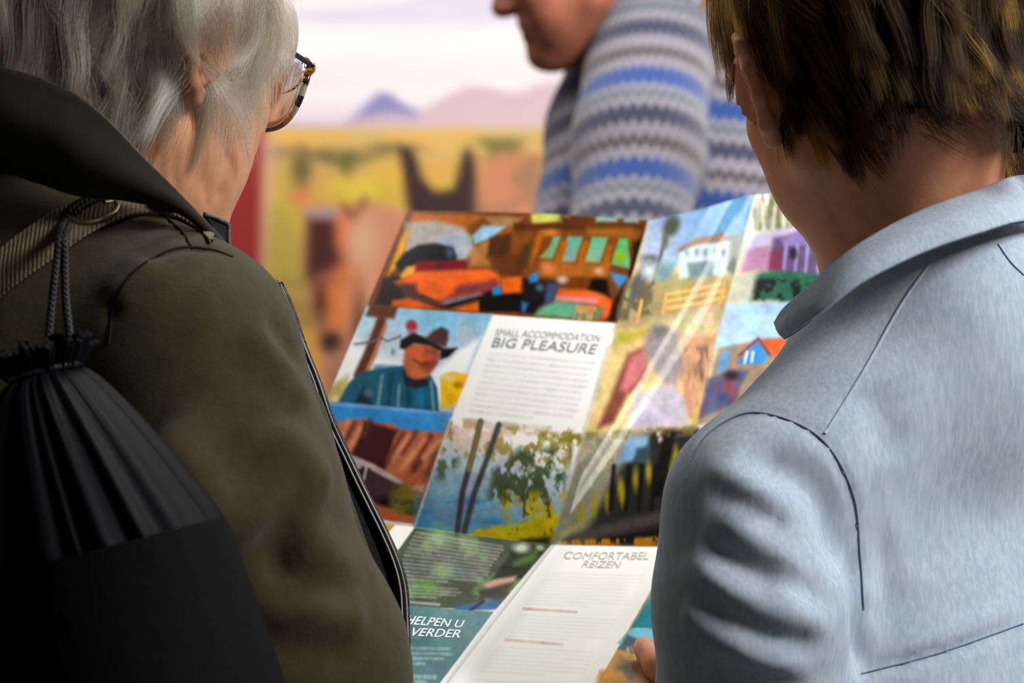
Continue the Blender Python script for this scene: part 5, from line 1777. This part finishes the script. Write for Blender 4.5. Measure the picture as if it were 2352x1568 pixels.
V1, Q1 = sdf_verts(knit_body, KC - [0.2, 0.18, 0.38], KC + [0.36, 0.26, 0.16], 0.0045)
parts = [(V1, Q1)]
for A, s in ((K_arm, 1), (K_arm2, -1)):
    wr = A[2] + np.array([-0.03, 0.10, -0.17])
    hd = (wr, look(np.array([-0.3, 0.5, -0.8]), np.array([0, 0.8, 0.5])), s)
    parts.append(mesh_of(arms_fn(A[0], A[2], wr, hd), [A[0], A[2], wr], 0.2, 0.007))
Vb, Fb = np.concatenate([v for v, _ in parts]), np.concatenate([q + o for (_, q), o in zip(parts, np.cumsum([0] + [len(v) for v, _ in parts[:-1]]))])
link('body', Vb, Fb, m_skin_s, knit)


def k_prims(p):
    a = chain(p, K_arm + [K_arm[2] + np.array([-0.02, 0.08, -0.13])], [0.084, 0.0785, 0.072, 0.05], 0.03)
    b = chain(p, K_arm2 + [K_arm2[2] + np.array([-0.02, 0.08, -0.13])], [0.074, 0.070, 0.067, 0.048], 0.03)
    c = cone(p, K_t0, K_t1, 0.162, 0.17)
    c = smin(c, cone(p, K_t0 + [-0.02, 0, 0.0], K_arm[0], 0.12, 0.079), 0.05)
    c = smin(c, cone(p, at(1452, 10, 3.192), K_arm[0], 0.054, 0.079), 0.04)
    c = smin(c, cone(p, K_t1, k_hip, 0.17, 0.17), 0.06)
    return a, b, c


def knit_fn(p):
    a, b, c = k_prims(p)
    return smin(smin(a, c, 0.018), b, 0.016)


Vk, Qk = sdf_verts(knit_fn, np.min(np.array(K_arm + K_arm2 + [K_t0, K_t1, k_hip]), 0) - 0.29, np.max(np.array(K_arm + K_arm2 + [K_t0, K_t1, k_hip]), 0) + 0.27, 0.007)
a, b, c = k_prims(Vk)
sel = np.argmin(np.stack([a, b, c]), 0)
AX = [(K_arm[0], K_arm[2]), (K_arm2[0], K_arm2[2]), (K_t0, K_t1)]
along = np.zeros(len(Vk)); around = np.zeros(len(Vk))
# rings of the pattern lean away from the viewer at the top, as the wearer bends forward
lean = [np.array([0.0, 0.50, 0.866]), np.array([-0.10, 0.42, 0.90]), np.array([0.12, 0.42, 0.90])]
off = [0.0, 0.35, 0.1]
for k in range(3):
    m = sel == k
    ax = lean[k] / np.linalg.norm(lean[k])
    q = Vk[m] - AX[k][0]
    along[m] = -(q @ ax) / 0.137 + off[k]
    e1k = np.cross(ax, [0, 1, 0]); e1k /= np.linalg.norm(e1k); e2k = np.cross(ax, e1k)
    cen = (AX[k][0] + AX[k][1]) / 2
    qq = Vk[m] - cen
    around[m] = np.arctan2(qq @ e2k, qq @ e1k) * (0.09 if k < 2 else 0.19) / 0.015
link('jumper', Vk, Qk, m_knit, knit, attrs={'along': ('FLOAT', along + 20), 'around': ('FLOAT', around + 40)})
h_keep = lambda p: (p[:, 1] < 0.05 + 0.3 * np.maximum(p[:, 2] - 0.05, 0)) & (p[:, 2] > np.where(p[:, 1] > -0.01, 0.03, -0.04))
Rk = scalp_points(5000, h_keep, 8)
grow_hair('hair', Rk, KC, KM, skull_sdf, w_comb, lambda p: np.full(len(p), 0.04), lambda p: np.full(len(p), 0.014), knit, m_hair_m, 300, 8, 0.6, 0.00012, 3)
legs(knit, k_hip, k_f, 0.93, m_jeans, m_shoe)

# ------------------------------------------------------------------ person in black at the right edge
m_black = cloth_mat('black_jacket_cloth', [(0.3, (13, 15, 20)), (0.7, (20, 23, 30))], 60, 0.85, 0.15)
DL = at(2450, 235, 2.30)
d_f = np.array([0.35, 0.94, 0]); d_r = np.array([0.94, -0.35, 0])
DR = DL + d_r * 0.36
d_mid = (DL + DR) / 2
DC = d_mid + np.array([0, 0.02, 0.27])
DM = rot(math.radians(20), math.radians(10), 0)
d_hip = np.array([d_mid[0], d_mid[1], 0.93])
dark = thing('person', (d_mid[0], d_mid[1], 0), 'person in a black jacket behind the brown-haired person at the edge', 'person')
d_el, d_er = DL + np.array([-0.02, 0.02, -0.30]), DR + np.array([0.02, 0.02, -0.30])


def dark_body(p):
    d = head_sdf((p - DC) @ DM)
    nk = DC + DM @ np.array([0, -0.03, -0.05])
    return smin(smin(d, cone(p, nk, d_mid + [0, 0, 0.04], 0.056, 0.06), 0.03), cone(p, d_mid + [0, 0, 0.03], d_mid + [0, 0, -0.12], 0.07, 0.10), 0.04)


V1, Q1 = sdf_verts(dark_body, d_mid - [0.16, 0.16, 0.24], d_mid + [0.16, 0.2, 0.43], 0.007)
parts = [(V1, Q1)]
for sh, el, s in ((DL, d_el, 1), (DR, d_er, -1)):
    wr = el + d_f * 0.12 + np.array([0, 0, -0.20])
    parts.append(mesh_of(arms_fn(sh, el, wr, (wr, look(np.array([0, 0.3, -1.0]), d_r * -s), s)), [sh, el, wr], 0.2, 0.008))
Vb, Fb = np.concatenate([v for v, _ in parts]), np.concatenate([q + o for (_, q), o in zip(parts, np.cumsum([0] + [len(v) for v, _ in parts[:-1]]))])
link('body', Vb, Fb, m_skin_s, dark)


def jacket(p):
    Dm = np.stack([d_r, d_f, [0, 0, 1]], 1)
    d = ell(p, d_mid + [0, 0, -0.2], (0.18, 0.125, 0.28), Dm)
    d = smin(d, ell(p, d_hip + [0, 0, 0.05], (0.18, 0.14, 0.26), Dm), 0.08)
    for sh, el in ((DL, d_el), (DR, d_er)):
        d = smin(d, cone(p, d_mid + [0, 0, 0.02], sh, 0.07, 0.06), 0.04)
        d = smin(d, chain(p, [sh, el, el + d_f * 0.11 + np.array([0, 0, -0.18])], [0.06, 0.052, 0.04], 0.03), 0.02)
    return smax(d, 0.78 - p[..., 2], 0.01)


Vj, Qj = sdf_verts(jacket, np.array([d_mid[0] - 0.34, d_mid[1] - 0.34, 0.75]), np.array([d_mid[0] + 0.34, d_mid[1] + 0.36, 1.80]), 0.010)
link('jacket', Vj, Qj, m_black, dark)
Rd = scalp_points(4000, h_keep, 9)
grow_hair('hair', Rd, DC, DM, skull_sdf, w_comb, lambda p: np.full(len(p), 0.04), lambda p: np.full(len(p), 0.014), dark, m_hair_m, 300, 8, 0.6, 0.00014, 3)
legs(dark, d_hip, d_f, 0.93, m_jeans, m_shoe)
